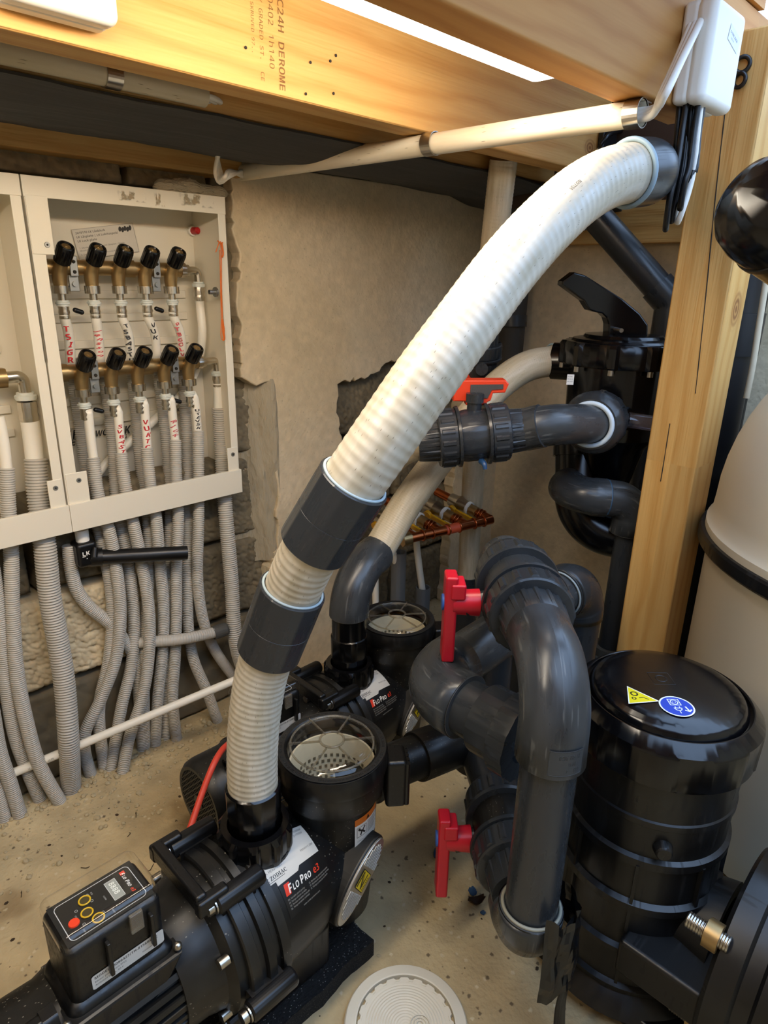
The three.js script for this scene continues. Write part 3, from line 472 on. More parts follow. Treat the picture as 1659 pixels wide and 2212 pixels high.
{
  const topLo = mLo.yn - 0.046, topUp = mUp.yn - 0.046, zl = mLo.zb + 0.012, zu = mUp.zb + 0.012;
  const low = [
    ['lower-row white pipe without writing, first valve', [[188, 880], [195, 940], [203, 1000]], [[201, 988], [212, 1070], [233, 1137]], [[250, 1221], [260, 1322], [250, 1424], [219, 1508], [182, 1592]], [172, 1640], null],
    ['lower-row white pipe with bold red SVBAST writing', [[253, 880], [258, 930], [264, 990]], [[261, 978], [272, 1060], [287, 1127]], [[307, 1221], [322, 1322], [321, 1424], [307, 1508], [280, 1592]], [256, 1672], ['SVBAST', '#c4202c', 0.056, mLo.yn - 0.060, 1]],
    ['lower-row white pipe with bold red VUKTC writing', [[310, 865], [315, 920], [319, 980]], [[317, 967], [325, 1050], [337, 1120]], [[344, 1204], [353, 1306], [351, 1407], [341, 1508]], [331, 1610], ['VUKTC', '#c4202c', 0.060, mLo.yn - 0.058, 0]],
    ['lower-row white pipe with faint red scribble', [[367, 858], [374, 910], [380, 965]], [[379, 950], [381, 1040], [385, 1120]], [[381, 1221], [381, 1322], [378, 1424], [373, 1508]], [382, 1596], ['RJUK', '#c85058', 0.036, mLo.yn - 0.066, 3]],
    ['lower-row white pipe with thin black UTEVSK writing', [[418, 852], [424, 890], [428, 945]], [[428, 930], [429, 1030], [429, 1120]], [[427, 1255], [439, 1339], [462, 1400]], [500, 1462], ['UTEVSK', '#26262a', 0.042, mLo.yn - 0.052, 0]],
  ];
  low.forEach(([lab, inn, sl, down, fe, tx], k) => {
    const inner = [V(colX2[k], topLo + 0.012, zl), V(colX2[k], topLo - 0.002, zl), ...inn.map(([x, y]) => onZ(x, y, zl + 0.002))];
    const F = floorEnd(...fe), n = down.length, sleeve = [...sl.map(([x, y], i) => onZ(x, y, zl + 0.002 + i * 0.012)), ...down.map(([x, y], i) => onZ(x, y, lerp(-1.15, F.z, Math.pow((i + 1) / (n + 1), 1.5)))), F];
    waterPipe(lab, inner, sleeve, 0.0082, 0.0118, 0.0038, { text: tx, ink: tx && tx[1] < '#30' ? 'black' : 'red', group: 'lower-row manifold pipes' });
  });
  const up = [
    ['upper-row white pipe with red TSIGR writing', [[148, 720], [153, 790]], [[156, 800], [172, 900], [185, 1000], [200, 1090]], [[225, 1190], [242, 1300], [236, 1420], [214, 1530]], [196, 1625], ['TSIGR', '#cf2026', 0.066, mUp.yn - 0.056, 0], 'red'],
    ['upper-row white pipe with a red scrawled name', [[212, 720], [218, 800]], [[222, 800], [236, 880], [246, 980], [252, 1080]], [[280, 1238], [290, 1356], [283, 1441], [263, 1525]], [231, 1664], ['Jansson', '#cf3a40', 0.050, mUp.yn - 0.066, 2], 'red'],
    ['upper-row white pipe with black TSBASTU writing', [[277, 720], [285, 800]], [[286, 800], [296, 900], [304, 1000], [316, 1080]], [[322, 1180], [318, 1300], [311, 1417]], [306, 1612], ['TSBASTU', '#26262a', 0.072, mUp.yn - 0.056, 0], 'black'],
    ['upper-row white pipe with black VUK writing', [[334, 720], [340, 790]], [[342, 800], [352, 880], [362, 980], [368, 1080]], [[366, 1200], [366, 1320], [362, 1440]], [352, 1592], ['VUK', '#26262a', 0.034, mUp.yn - 0.056, 0], 'black'],
    ['upper-row white pipe with small red lettering', [[390, 720], [394, 780]], [[395, 790], [400, 880], [405, 980], [406, 1080]], [[405, 1255], [407, 1356], [418, 1424], [446, 1491]], [476, 1556], ['RTBGOLV', '#c84a50', 0.068, mUp.yn - 0.056, 0], 'red'],
  ];
  up.forEach(([lab, inn, sl, down, fe, tx, ink], k) => {
    const inner = [V(colX[k], topUp + 0.012, zu), V(colX[k], topUp - 0.002, zu), ...inn.map(([x, y], i) => onZ(x, y, zu - 0.008 - i * 0.014))];
    const F = floorEnd(...fe), n = down.length, sleeve = [...sl.map(([x, y], i) => onZ(x, y, [-1.216, -1.216, -1.208, -1.19][i])), ...down.map(([x, y], i) => onZ(x, y, lerp(-1.172, F.z, Math.pow((i + 1) / (n + 1), 1.6)))), F];
    waterPipe(lab, inner, sleeve, 0.0082, 0.0118, 0.0038, { text: tx, ink, group: 'upper-row manifold pipes' });
  });
  // thick riser from the elbow of the lower manifold
  { const x = onZ(468, 795, -1.19).x, F = floorEnd(518, 1470); waterPipe('thick grey riser in the corner of the cabinet beside the broken plaster', [V(x, mLo.yb - 0.045, mLo.zb), V(x, mLo.yb - 0.065, mLo.zb), onZ(473, 900, mLo.zb)], [onZ(474, 880, mLo.zb), onZ(478, 960, mLo.zb), onZ(484, 1060, -1.165), onZ(490, 1140, -1.15), onZ(500, 1255, -1.14), onZ(510, 1390, -1.12), F], 0.0105, 0.0158, 0.0046, {}); }
  // white pipe curling from the upper elbow and crossing behind the lower pipes
  { const x = onZ(431, 600, -1.2).x; const P = [V(x, mUp.yb - 0.045, mUp.zb), V(x, mUp.yb - 0.07, mUp.zb), onZ(437, 715, -1.2), onZ(432, 765, -1.212), onZ(412, 825, -1.226), onZ(385, 860, -1.231), onZ(300, 937, -1.231), onZ(222, 1010, -1.23), onZ(190, 1060, -1.215), onZ(182, 1100, -1.185), onZ(178, 1150, -1.172)];
    single('drain_tube', 'white tube crossing diagonally behind the lower-row pipes', 'pipe', sweep(spline(P, 0.006), 0.0082, 20), M.pex); }
  // cabinet beside: elbow with its thick pipe and a thin one at the picture edge
  { const e = onZ(40, 812, -1.185), yb = onZ(20, 815, -1.185).y; const t = thing('pipe_elbow', 'nickel elbow at the end of the manifold in the neighbouring cabinet', 'fitting', V(e.x, yb - 0.05, -1.185));
    put(t, 'elbow', sweep(route([V(e.x - 0.05, yb, -1.185), V(e.x + 0.006, yb, -1.185), V(e.x + 0.006, yb - 0.03, -1.185)], 0.010, 0.002), 0.0095, 22), M.nickel); putAt(t, 'hex_nut', new THREE.CylinderGeometry(0.017, 0.017, 0.020, 6), M.brass, V(e.x - 0.03, yb, -1.185), V(1, 0, 0));
    putAt(t, 'collar', rev([[0.006, -0.006], [0.0155, -0.006], [0.017, -0.003], [0.017, 0.001], [0.0135, 0.003], [0.0135, 0.006], [0.006, 0.006]], 28), std({ color: 0xd8dacf, roughness: 0.5 }), V(e.x + 0.006, yb - 0.032, -1.185), UPV); putAt(t, 'press_sleeve', rev([[0.009, -0.016], [0.0148, -0.016], [0.0158, -0.008], [0.0145, -0.003], [0.0158, 0.006], [0.0148, 0.016], [0.009, 0.016]], 28), M.nickel, V(e.x + 0.006, yb - 0.057, -1.185), UPV);
    const F = floorEnd(150, 1700); waterPipe('thickest grey pipe dropping from the neighbouring cabinet to the floor', [V(e.x + 0.006, yb - 0.05, -1.185), V(e.x + 0.006, yb - 0.09, -1.185), onZ(76, 1000, -1.18)], [onZ(77, 990, -1.18), onZ(84, 1080, -1.172), onZ(96, 1170, -1.155), onZ(108, 1289, -1.15), onZ(126, 1390, -1.145), onZ(139, 1474, -1.135), onZ(148, 1592, -1.12), F], 0.0145, 0.0188, 0.0052, { seg: 20 }); }
  for (const [lab, P, fe] of [
    ['grey sleeved pipe curving out in front of the thickest pipe', [[14, 1010], [18, 1100], [24, 1187], [27, 1322], [37, 1457], [57, 1559], [84, 1650]], [138, 1728]],
    ['grey sleeved pipe tucked behind the curving pipe', [[-25, 1180], [0, 1339], [13, 1474], [34, 1592], [62, 1668]], [92, 1724]],
    ['grey sleeved pipe leaning across at the picture edge', [[-40, 1400], [-16, 1540], [0, 1626], [22, 1692]], [46, 1762]],
    ['grey sleeved pipe stub nearest the cabinet end wall', [[-50, 1580], [-20, 1680], [-6, 1710]], [12, 1770]]]) {
    const F = floorEnd(...fe), n = P.length; const sl = [...P.map(([x, y], i) => onZ(x, y, lerp(-1.17, F.z, Math.pow(i / n, 1.7)))), F];
    const hasInner = P[0][1] === 1010; waterPipe(lab, hasInner ? [onZ(-4, 900, -1.175), onZ(6, 950, -1.172), onZ(15, 1020, -1.17)] : null, sl, 0.009, 0.0125, 0.0039, { group: hasInner ? undefined : 'loose sleeved pipes' });
  }
  { const P = [[148, 1178], [153, 1225], [165, 1272], [190, 1308], [243, 1353], [290, 1420], [300, 1500]]; waterPipe('short grey sleeved pipe bending away behind the fanned pipes', null, [...P.map(([x, y]) => onZ(x, y, -1.172)), V(onZ(300, 1560, -1.168).x, -0.03, -1.168)], 0.01, 0.0120, 0.0038, {}); }
  { const a = onZ(300, 1388, -1.165), b = onZ(394, 1380, -1.125), c = onZ(472, 1364, -1.12); const t = waterPipe('grey sleeved pipe lying across behind the fanned pipes', null, [a, b, c], 0.01, 0.0118, 0.0050, { amp: 0.06 }); putAt(t, 'end_cap', rev([[0, 0.02], [0.012, 0.02], [0.0145, 0.016], [0.0145, -0.012], [0.012, -0.012]], 20), std({ color: 0x4a4843, roughness: 0.7 }), c, V(1, 0.05, 0.15)); }
}
// black drain bend marked LK below the cabinet
{
  const a = onZ(183, 1150, -1.168), c = onZ(184, 1205, -1.160), d = onZ(404, 1194, -1.098); const t = thing('drain_bend', 'black drain bend marked LK with a horizontal pipe under the cabinet', 'fitting', V(c.x, c.y - 0.02, c.z));
  put(t, 'spigot', pipeGeo(V(c.x, a.y + 0.01, c.z), V(c.x, a.y - 0.014, c.z), 0.0115, 20), M.whitePlastic, 'pale spigot');
  put(t, 'body', new RoundedBoxGeometry(0.036, 0.046, 0.036, 4, 0.007).translate(c.x, a.y - 0.034, c.z), M.blackSatin);
  put(t, 'bend', sweep(route([V(c.x, a.y - 0.05, c.z), V(c.x, c.y, c.z), V(c.x, c.y, c.z).lerp(V(d.x, d.y, d.z), 0.16)], 0.03, 0.003), 0.0165, 24), M.blackSatin);
  put(t, 'drain_pipe', pipeGeo(V(c.x, c.y, c.z).lerp(d, 0.14), d, 0.0135, 28), M.blackSatin);
  put(t, 'nipple', pipeGeo(onZ(206, 1183, -1.135), onZ(204, 1204, -1.13), 0.005, 12), M.blackSatin);
  put(t, 'printed_mark', new THREE.PlaneGeometry(0.0205, 0.0185).translate(c.x - 0.003, a.y - 0.032, c.z + 0.0186), std({ map: canvasTex(128, 128, (g, w, h) => { g.clearRect(0, 0, w, h); g.fillStyle = '#e8e6df'; g.font = 'bold 76px sans-serif'; g.fillText('LK', 12, 76); g.fillRect(14, 82, 40, 8); g.beginPath(); g.arc(62, 116, 6, 0, 7); g.fill(); }), transparent: true, roughness: 0.5 }), 'white letters LK');
}
// loose white pipe lying in front of the sleeved pipes
{
  const a = at(-30, 1694, 1.2), b = at(250, 1577, 1.27), c = at(530, 1460, 1.36); const t = thing('water_pipe', 'thin cream water pipe slanting across in front of the sleeved pipes', 'pipe', b.clone());
  const pts = spline([a, b, c], 0.01); put(t, 'tube', sweep(pts, 0.0082, 24), M.pex); const L = a.distanceTo(b) + b.distanceTo(c);
  const g = sweep(pts, 0.0084, 24, false), uv = g.attributes.uv; for (let i = 0; i < uv.count; i++) uv.setXY(i, uv.getY(i) / L, uv.getX(i) * 1.0);
  put(t, 'print', g, std({ map: canvasTex(2048, 128, (q, w, h) => { q.clearRect(0, 0, w, h); q.fillStyle = 'rgba(90,84,66,0.75)'; q.font = '16px sans-serif'; q.fillText('16:19:05   19.03.22   10 bar   PE-X/Al/PE   Class 1-5 / 10 bar   EN ISO 21003   KIWA 1234 EN   16x2.0', 300, 38); q.fillText('16:19:05   19.03.22   10 bar', 300, 102); }), transparent: true, roughness: 0.5 }), 'faint printed text');
}
// ================================================================ circulation pumps
const alongX = g => g.rotateZ(-Math.PI / 2);   // a lathe about y becomes a lathe about x
const SH = 0.14;                                // shaft height
const voluteR = x => { const K = [[-0.07, 0.097], [-0.05, 0.0965], [0, 0.093], [0.045, 0.087], [0.085, 0.074], [0.12, 0.058]]; for (let i = 0; i < K.length - 1; i++) if (x <= K[i + 1][0]) { const t = clamp((x - K[i][0]) / (K[i + 1][0] - K[i][0])); return lerp(K[i][1], K[i + 1][1], t); } return 0.058; };
function volutePatch(x0, x1, f0, f1, lift = 0.0006, outline) {   // sheet on the volute, f from the top towards the camera side
  const nx = 12, nf = 12, pos = [], uv = [], idx = [];
  for (let j = 0; j <= nf; j++) for (let i = 0; i <= nx; i++) { const u = i / nx, v = j / nf, x = lerp(x0, x1, u), f = lerp(f1, f0, v), r = voluteR(x) + lift; pos.push(x, SH + r * Math.cos(f), r * Math.sin(f)); uv.push(u, v); }
  for (let j = 0; j < nf; j++) for (let i = 0; i < nx; i++) { const a = j * (nx + 1) + i; idx.push(a, a + 1, a + nx + 1, a + 1, a + nx + 2, a + nx + 1); }
  const g = new THREE.BufferGeometry(); g.setAttribute('position', new THREE.Float32BufferAttribute(pos, 3)); g.setAttribute('uv', new THREE.Float32BufferAttribute(uv, 2)); g.setIndex(idx); g.computeVertexNormals(); return g;
}
const texPump = {
  rating: canvasTex(512, 256, (g, w, h) => { g.fillStyle = '#cfccc4'; g.fillRect(0, 0, w, h); g.fillStyle = '#3c3b39'; g.font = '24px sans-serif'; g.fillText('P1=1000W', 372, 40); g.fillText('P2=750W', 378, 70); g.fillText('IPX5', 14, 92); g.fillText('230V 50HZ', 14, 124); g.fillText('MAX. LIQUID TEMP=35C', 14, 156); g.fillText('MAX. HEAD=19.1', 14, 188); g.fillText('Hmin=1.0M', 372, 188); g.fillStyle = '#141414'; g.font = 'bold 36px serif'; g.fillText('Z ZODIAC', 30, 236); g.fillRect(30, 244, 150, 3); }),
  name: canvasTex(512, 256, (g, w, h) => { g.fillStyle = '#141312'; g.fillRect(0, 0, w, h); g.fillStyle = '#cfccc4'; g.beginPath(); g.moveTo(0, 0); g.lineTo(250, 0); g.lineTo(220, 26); g.lineTo(0, 30); g.fill(); g.fillStyle = '#d8391f'; g.beginPath(); g.moveTo(44, 44); g.lineTo(100, 44); g.lineTo(84, 118); g.lineTo(30, 118); g.fill(); g.fillStyle = '#e6e3dc'; g.font = 'italic bold 76px sans-serif'; g.fillText('F', 60, 112); g.font = 'italic bold 56px sans-serif'; g.fillText('LO', 106, 112); g.font = 'italic bold 74px sans-serif'; g.fillText('P', 190, 112); g.font = 'italic bold 56px sans-serif'; g.fillText('RO', 236, 112); g.fillStyle = '#d8391f'; g.font = 'italic bold 66px sans-serif'; g.fillText('e3', 338, 112); g.fillStyle = '#a5a29a'; g.font = '16px sans-serif'; ['EN  Variable speed pump', 'FR  Pompe vitesse variable', 'DE  Pumpe variabler Drehzahl', 'NL  Pomp variabele snelheid'].forEach((s, i) => g.fillText(s, 30, 148 + i * 20)); ['ES  Bomba de velocidad variable', 'PT  Bomba de velocidade variavel', 'IT  Pompa a velocita variabile'].forEach((s, i) => g.fillText(s, 262, 148 + i * 20)); g.fillText('www.zodiac-poolcare.com', 150, 244); }),
  panel: canvasTex(1024, 640, (g, w, h) => {
    g.fillStyle = '#131414'; g.fillRect(0, 0, w, h); g.strokeStyle = '#b9bab8'; g.lineWidth = 9; g.beginPath(); g.roundRect(60, 46, w - 120, h - 92, 60); g.stroke();
    g.save(); g.translate(858, 90); g.rotate(Math.PI / 2); g.fillStyle = '#cf3a22'; g.fillRect(0, -46, 54, 62); g.fillStyle = '#dcdbd6'; g.font = 'italic bold 66px sans-serif'; g.fillText('F', 20, 12); g.font = 'italic bold 50px sans-serif'; g.fillText('LO', 66, 12); g.font = 'italic bold 64px sans-serif'; g.fillText('P', 150, 12); g.font = 'italic bold 50px sans-serif'; g.fillText('RO', 194, 12); g.fillStyle = '#cf3a22'; g.font = 'italic bold 60px sans-serif'; g.fillText('e3', 290, 12); g.restore();
    g.fillStyle = '#8d9088'; g.fillRect(640, 120, 130, 300); g.strokeStyle = '#c9cac6'; g.lineWidth = 5; g.strokeRect(640, 120, 130, 300); g.save(); g.translate(672, 140); g.rotate(Math.PI / 2); g.fillStyle = '#d9dcd2'; g.font = 'bold 84px monospace'; g.fillText('8888', 10, -8); g.restore();
    g.fillStyle = '#b3b3ae'; g.font = '24px sans-serif'; for (const [s, x, y] of [['ECO', 470, 120], ['CLEAN', 560, 270], ['BOOST', 560, 500], ['START', 210, 300], ['STOP', 210, 520]]) { g.save(); g.translate(x, y); g.rotate(Math.PI / 2); g.fillText(s, 0, 0); g.restore(); }
    g.strokeStyle = '#a9aaa6'; g.lineWidth = 5; for (const [x, y] of [[430, 130], [440, 240], [470, 470], [250, 250], [250, 470]]) { g.beginPath(); g.arc(x, y, 15, 0, 7); g.stroke(); }
  }),
  plate: canvasTex(512, 128, (g, w, h) => { g.fillStyle = '#d3d0c9'; g.beginPath(); g.roundRect(0, 0, w, h, 18); g.fill(); g.fillStyle = '#34332f'; g.font = 'bold 30px sans-serif'; g.fillText('MODEL T8086427/TH-8158BL', 18, 40); g.font = '22px sans-serif'; g.fillText('Motor protection IP55', 18, 72); g.fillText('Ambient temp. 40 C', 18, 102); g.font = 'bold 40px sans-serif'; g.fillText('CE', 420, 50); g.font = '18px sans-serif'; g.fillText('00000000873', 350, 96); }),
  hazard: canvasTex(256, 256, (g, w, h) => { g.fillStyle = '#d9d6cf'; g.fillRect(0, 0, w, h); g.fillStyle = '#d06a1c'; g.fillRect(0, 0, w, 60); g.fillStyle = '#201c18'; g.beginPath(); g.moveTo(110, 50); g.lineTo(128, 14); g.lineTo(146, 50); g.fill(); g.strokeStyle = '#1c1a18'; g.lineWidth = 4; g.strokeRect(20, 86, 90, 90); g.lineWidth = 14; g.beginPath(); g.moveTo(36, 110); g.lineTo(70, 130); g.lineTo(96, 96); g.moveTo(66, 128); g.lineTo(52, 166); g.moveTo(70, 130); g.lineTo(96, 160); g.stroke(); g.beginPath(); g.arc(40, 104, 11, 0, 7); g.fill(); g.fillStyle = '#4b4843'; for (let k = 0; k < 9; k++) g.fillRect(124, 76 + k * 13, 118 - (k % 3) * 14, 5); g.font = '16px sans-serif'; g.fillText('L\'INSTALLATION', 24, 222); }),
  badge: canvasTex(256, 256, (g, w, h) => { g.fillStyle = '#e6c91c'; g.fillRect(0, 0, w, h); g.fillStyle = '#171512'; g.lineWidth = 10; g.strokeStyle = '#171512'; g.strokeRect(5, 5, w - 10, h - 10); g.fillRect(24, 24, 208, 30); g.beginPath(); g.moveTo(232, 24); g.lineTo(232, 54); g.lineTo(90, 176); g.lineTo(24, 176); g.lineTo(24, 150); g.lineTo(160, 54); g.fill(); g.fillStyle = '#e6c91c'; g.beginPath(); g.moveTo(196, 54); g.lineTo(212, 54); g.lineTo(76, 176); g.lineTo(60, 176); g.fill(); g.fillStyle = '#171512'; g.fillRect(60, 150, 172, 26); g.font = 'bold 52px sans-serif'; g.fillText('ZODIAC', 22, 236); }),
  rim: canvasTex(1024, 64, (g, w, h) => { g.fillStyle = '#000'; g.fillRect(0, 0, w, h); g.fillStyle = '#fff'; g.font = 'bold 34px sans-serif'; g.fillText('OPEN  O   CLOSE    DO NOT OPEN UNDER PRESSURE    VERROUILLER   OUVRIR    WARNING', 8, 44); }),
};
texPump.rim.colorSpace = THREE.NoColorSpace; texPump.rim.wrapS = THREE.RepeatWrapping;
const pm = {
  name: std({ map: texPump.name, roughness: 0.4 }), rating: std({ map: texPump.rating, roughness: 0.45 }), panel: std({ map: texPump.panel, roughness: 0.5 }), plate: std({ map: texPump.plate, roughness: 0.45, transparent: true }), hazard: std({ map: texPump.hazard, roughness: 0.45 }), badge: std({ map: texPump.badge, roughness: 0.35 }),
  rim: std({ color: 0x1a1a19, roughness: 0.5, bumpMap: texPump.rim, bumpScale: 0.0012 }), basket: std({ color: 0xd0c4a4, roughness: 0.6 }), silver: std({ color: 0xb9b6ae, metalness: 0.85, roughness: 0.35 }), water: phy({ color: 0xd8d4c0, transmission: 1, thickness: 0.05, ior: 1.33, roughness: 0.02 }),
};
function makePump(label, dusty) {
  const t = thing('pool_pump', label, 'pump', V(0, 0, 0)); const B = dusty ? M.blackDusty : M.blackDusty, S = M.blackSatin;
  const axis = (name, prof, seg, mod, mat, x = 0) => put(t, name, alongX(rev(prof, seg, mod)).translate(x, SH, 0), mat);
  // motor (fan end at -x): fan cover with its grille, finned shell, adapter
  const fan = axis('fan_cover', [[0, -0.326], [0.052, -0.326], [0.054, -0.330], [0.060, -0.330], [0.066, -0.322], [0.068, -0.31], [0.067, -0.262], [0.070, -0.252], [0.070, -0.245]], 48, null, M.blackDusty);
  { const L = []; for (let k = -8; k <= 8; k++) for (const s of [1, -1]) { const c = k * 0.0068, h = Math.sqrt(Math.max(0, 0.053 ** 2 - c * c)); if (h < 0.006) continue; L.push(new THREE.BoxGeometry(0.003, 0.0018, h * 2).translate(0, c, 0).rotateX(s * Math.PI / 4)); } put(fan, 'grille', mergeGeometries(L).translate(-0.3285, SH, 0), S); put(fan, 'grille_hub', alongX(new THREE.CylinderGeometry(0.012, 0.012, 0.004, 20)).translate(-0.329, SH, 0), S); put(fan, 'fan_recess', alongX(new THREE.CylinderGeometry(0.053, 0.053, 0.001, 40)).translate(-0.3268, SH, 0), M.dark); }
  axis('motor_shell', [[0.055, -0.25], [0.072, -0.25], [0.072, -0.145], [0.055, -0.145]], 34 * 8, (a, j) => (j === 1 || j === 2) ? 1 - 0.10 * step(0.0, 0.7, Math.cos(a * 34)) : 1, M.blackDusty);
  axis('motor_adapter', [[0.05, -0.146], [0.0745, -0.146], [0.0765, -0.142], [0.078, -0.118], [0.083, -0.100], [0.092, -0.094], [0.095, -0.092], [0.095, -0.080], [0.05, -0.080]], 64, null, B);
  put(t, 'motor_foot', box(-0.235, -0.16, 0, 0.09, -0.045, 0.045, 0.006), S);
  // clamp flange with lugs and bolts, curved handle bar
  const fl = axis('clamp_flange', [[0.06, -0.08], [0.101, -0.08], [0.103, -0.078], [0.103, -0.066], [0.0985, -0.064], [0.0985, -0.058], [0.1045, -0.056], [0.1045, -0.046], [0.098, -0.043], [0.06, -0.043]], 80, null, B);
  for (const deg of [62, 119, -8, 188, -62, 242]) { const a = rad(deg), y = SH + 0.112 * Math.sin(a), z = 0.112 * Math.cos(a); const lug = put(t, 'clamp_lug', alongX(rev([[0, -0.092], [0.0105, -0.092], [0.0125, -0.090], [0.0125, -0.032], [0.011, -0.029], [0, -0.029]], 28)).translate(0, y, z), S); put(lug, 'lug_web', new THREE.BoxGeometry(0.045, 0.02, 0.018).rotateX(0).translate(-0.062, SH + 0.1 * Math.sin(a), 0.1 * Math.cos(a)), S); put(lug, 'washer', alongX(rev([[0.003, 0], [0.0098, 0], [0.0098, 0.0018], [0.003, 0.0018]], 22)).translate(-0.0945, y, z), M.steel); put(lug, 'bolt_head', alongX(hexBolt(0.0078, 0.007)).rotateX(0.3 + deg).translate(0, 0, 0).translate(-0.099, y, z), M.steel); }
  for (const deg of [28, 152, -35, 205, 90]) { const a = rad(deg); put(fl, 'flange_bolt', alongX(hexBolt(0.0068, 0.012)).translate(-0.101, SH + 0.088 * Math.sin(a), 0.088 * Math.cos(a)), M.steel); }
  { const g = [new RoundedBoxGeometry(0.014, 0.024, 0.108, 4, 0.004).translate(-0.106, SH + 0.110, -0.003)]; for (const z of [0.050, -0.056]) g.push(new RoundedBoxGeometry(0.04, 0.022, 0.014, 4, 0.004).translate(-0.094, SH + 0.106, z)); put(t, 'handle_bar', mergeGeometries(g), S); }
  // volute with mould ribs
  put(t, 'volute', alongX(rev([[0.05, -0.046], ...[-0.044, -0.03, -0.01, 0.01, 0.03, 0.045, 0.065, 0.085, 0.10, 0.12].map(x => [voluteR(x), x]), [0.03, 0.13]], 72)).translate(0, SH, 0), B);
  put(t, 'cutwater_rib', alongX(rev([[0.092, -0.036], [0.1005, -0.034], [0.1005, -0.022], [0.092, -0.02]], 72)).translate(0, SH, 0), B);
  put(t, 'pump_foot', box(-0.06, 0.075, 0, 0.075, -0.06, 0.06, 0.008), S);
  // outlet tower, union nut and stem
  put(t, 'outlet_tower', rev([[0.046, 0.14], [0.045, 0.225], [0.040, 0.232], [0.02, 0.232]], 40), B);
  put(t, 'union_nut', rev([[0.03, 0.208], [0.0405, 0.208], [0.043, 0.213], [0.0445, 0.232], [0.0445, 0.234], [0.0445, 0.252], [0.0445, 0.2545], [0.043, 0.262], [0.035, 0.262], [0.034, 0.256]], 12 * 10, (a, j) => (j >= 3 && j <= 6) ? 1 + 0.09 * step(0.3, 0.6, Math.cos(a * 10)) : 1), M.black);
  put(t, 'outlet_stem', rev([[0.028, 0.225], [0.0318, 0.225], [0.0318, 0.275], [0.0338, 0.279], [0.0342, 0.318], [0.0318, 0.320], [0.0305, 0.300]], 48), M.black);
  // strainer pot, lid ring, clear dome with ribs, basket, knobs
  const px = 0.130, lift = g => g.translate(px, 0, 0);
  put(t, 'strainer_pot', lift(rev([[0, 0.02], [0.046, 0.02], [0.054, 0.03], [0.060, 0.10], [0.0625, 0.195], [0.064, 0.232], [0.071, 0.242], [0.073, 0.246], [0.0735, 0.278], [0.068, 0.280], [0.063, 0.278], [0.061, 0.262], [0.057, 0.12], [0, 0.11]], 72)), B);
  const lid = put(t, 'lid_ring', lift(rev([[0.060, 0.276], [0.0765, 0.276], [0.0775, 0.280], [0.0775, 0.300], [0.0755, 0.3045], [0.0660, 0.3070], [0.0640, 0.3060], [0.0615, 0.303], [0.0600, 0.290]], 72)), S);
  { const g = new THREE.RingGeometry(0.0665, 0.0750, 96, 1).rotateX(-Math.PI / 2), uv = g.attributes.uv, p = g.attributes.position; for (let i = 0; i < p.count; i++) uv.setXY(i, (Math.atan2(p.getZ(i), p.getX(i)) / Math.PI + 1) * 1, Math.hypot(p.getX(i), p.getZ(i)) > 0.071 ? 1 : 0); put(lid, 'raised_lettering', g.translate(px, 0.3068, 0).rotateZ(0), pm.rim, 'raised black lettering'); }
  const dome = put(lid, 'clear_dome', lift(rev([[0.0635, 0.300], [0.0622, 0.306], [0.057, 0.3105], [0.043, 0.315], [0.022, 0.3175], [0, 0.318]], 64)), M.glass, 'clear plastic dome'); dome.castShadow = false;
  { const L = []; for (let k = 0; k < 6; k++) L.push(new THREE.BoxGeometry(0.042, 0.003, 0.0016).translate(0.038, 0, 0).rotateY(k * Math.PI / 3 + 0.4)); const rb = put(lid, 'dome_ribs', lift(mergeGeometries([...L.map(g => g.translate(0, 0.3135, 0)), torus(0.0165, 0.0018, 40, 8).translate(0, 0.3155, 0), torus(0.0575, 0.0015, 60, 8).translate(0, 0.3105, 0)])), M.glassDusty, 'clear stiffening ribs'); }
  { const bk = put(t, 'strainer_basket', lift(rev([[0.0600, 0.280], [0.0575, 0.280], [0.052, 0.255], [0.047, 0.185], [0, 0.185]], 48)), pm.basket, 'pale perforated basket'); const L = []; for (let r = 0; r < 7; r++) for (let k = 0; k < 36; k++) { const a = (k + (r % 2) * 0.5) / 36 * Math.PI * 2, y = 0.194 + r * 0.009, R = lerp(0.0470, 0.0520, (y - 0.185) / 0.07) - 0.0004; L.push(new THREE.BoxGeometry(0.004, 0.005, 0.0012).rotateY(-a + Math.PI / 2).translate(Math.cos(a) * R, y, Math.sin(a) * R)); } for (let r = 1; r < 5; r++) for (let k = 0; k < r * 7; k++) { const a = k / (r * 7) * Math.PI * 2; L.push(new THREE.BoxGeometry(0.004, 0.001, 0.004).translate(Math.cos(a) * r * 0.0085, 0.1858, Math.sin(a) * r * 0.0085)); } const hs = put(bk, 'basket_holes', lift(mergeGeometries(L)), std({ color: 0x6f654e, roughness: 0.8 })); hs.userData.kind = 'stuff'; }
  for (const s of [1, -1]) { const d = V(s * 0.78, 0, s * 0.62).normalize(), c = V(px, 0, 0).addScaledVector(d, 0.089); const g = new RoundedBoxGeometry(0.042, 0.078, 0.030, 4, 0.006), p = g.attributes.position; const ks = new THREE.Group(); const kg = [g]; for (let k = -2; k <= 2; k++) kg.push(new THREE.CylinderGeometry(0.0042, 0.0042, 0.070, 10).translate(k * 0.0085, 0, 0.0150)); const m = mergeGeometries(kg.map(q => q.index ? q.toNonIndexed() : q)); m.rotateY(Math.atan2(d.x, d.z)).translate(c.x, 0.247, c.z); put(t, 'lid_knob', m, S); }
  put(t, 'inlet_socket', alongX(rev([[0.02, 0.165], [0.036, 0.165], [0.036, 0.196], [0.0395, 0.199], [0.0395, 0.212], [0.036, 0.214], [0.036, 0.222], [0.03, 0.222]], 40)).translate(0, 0.207, 0), B);
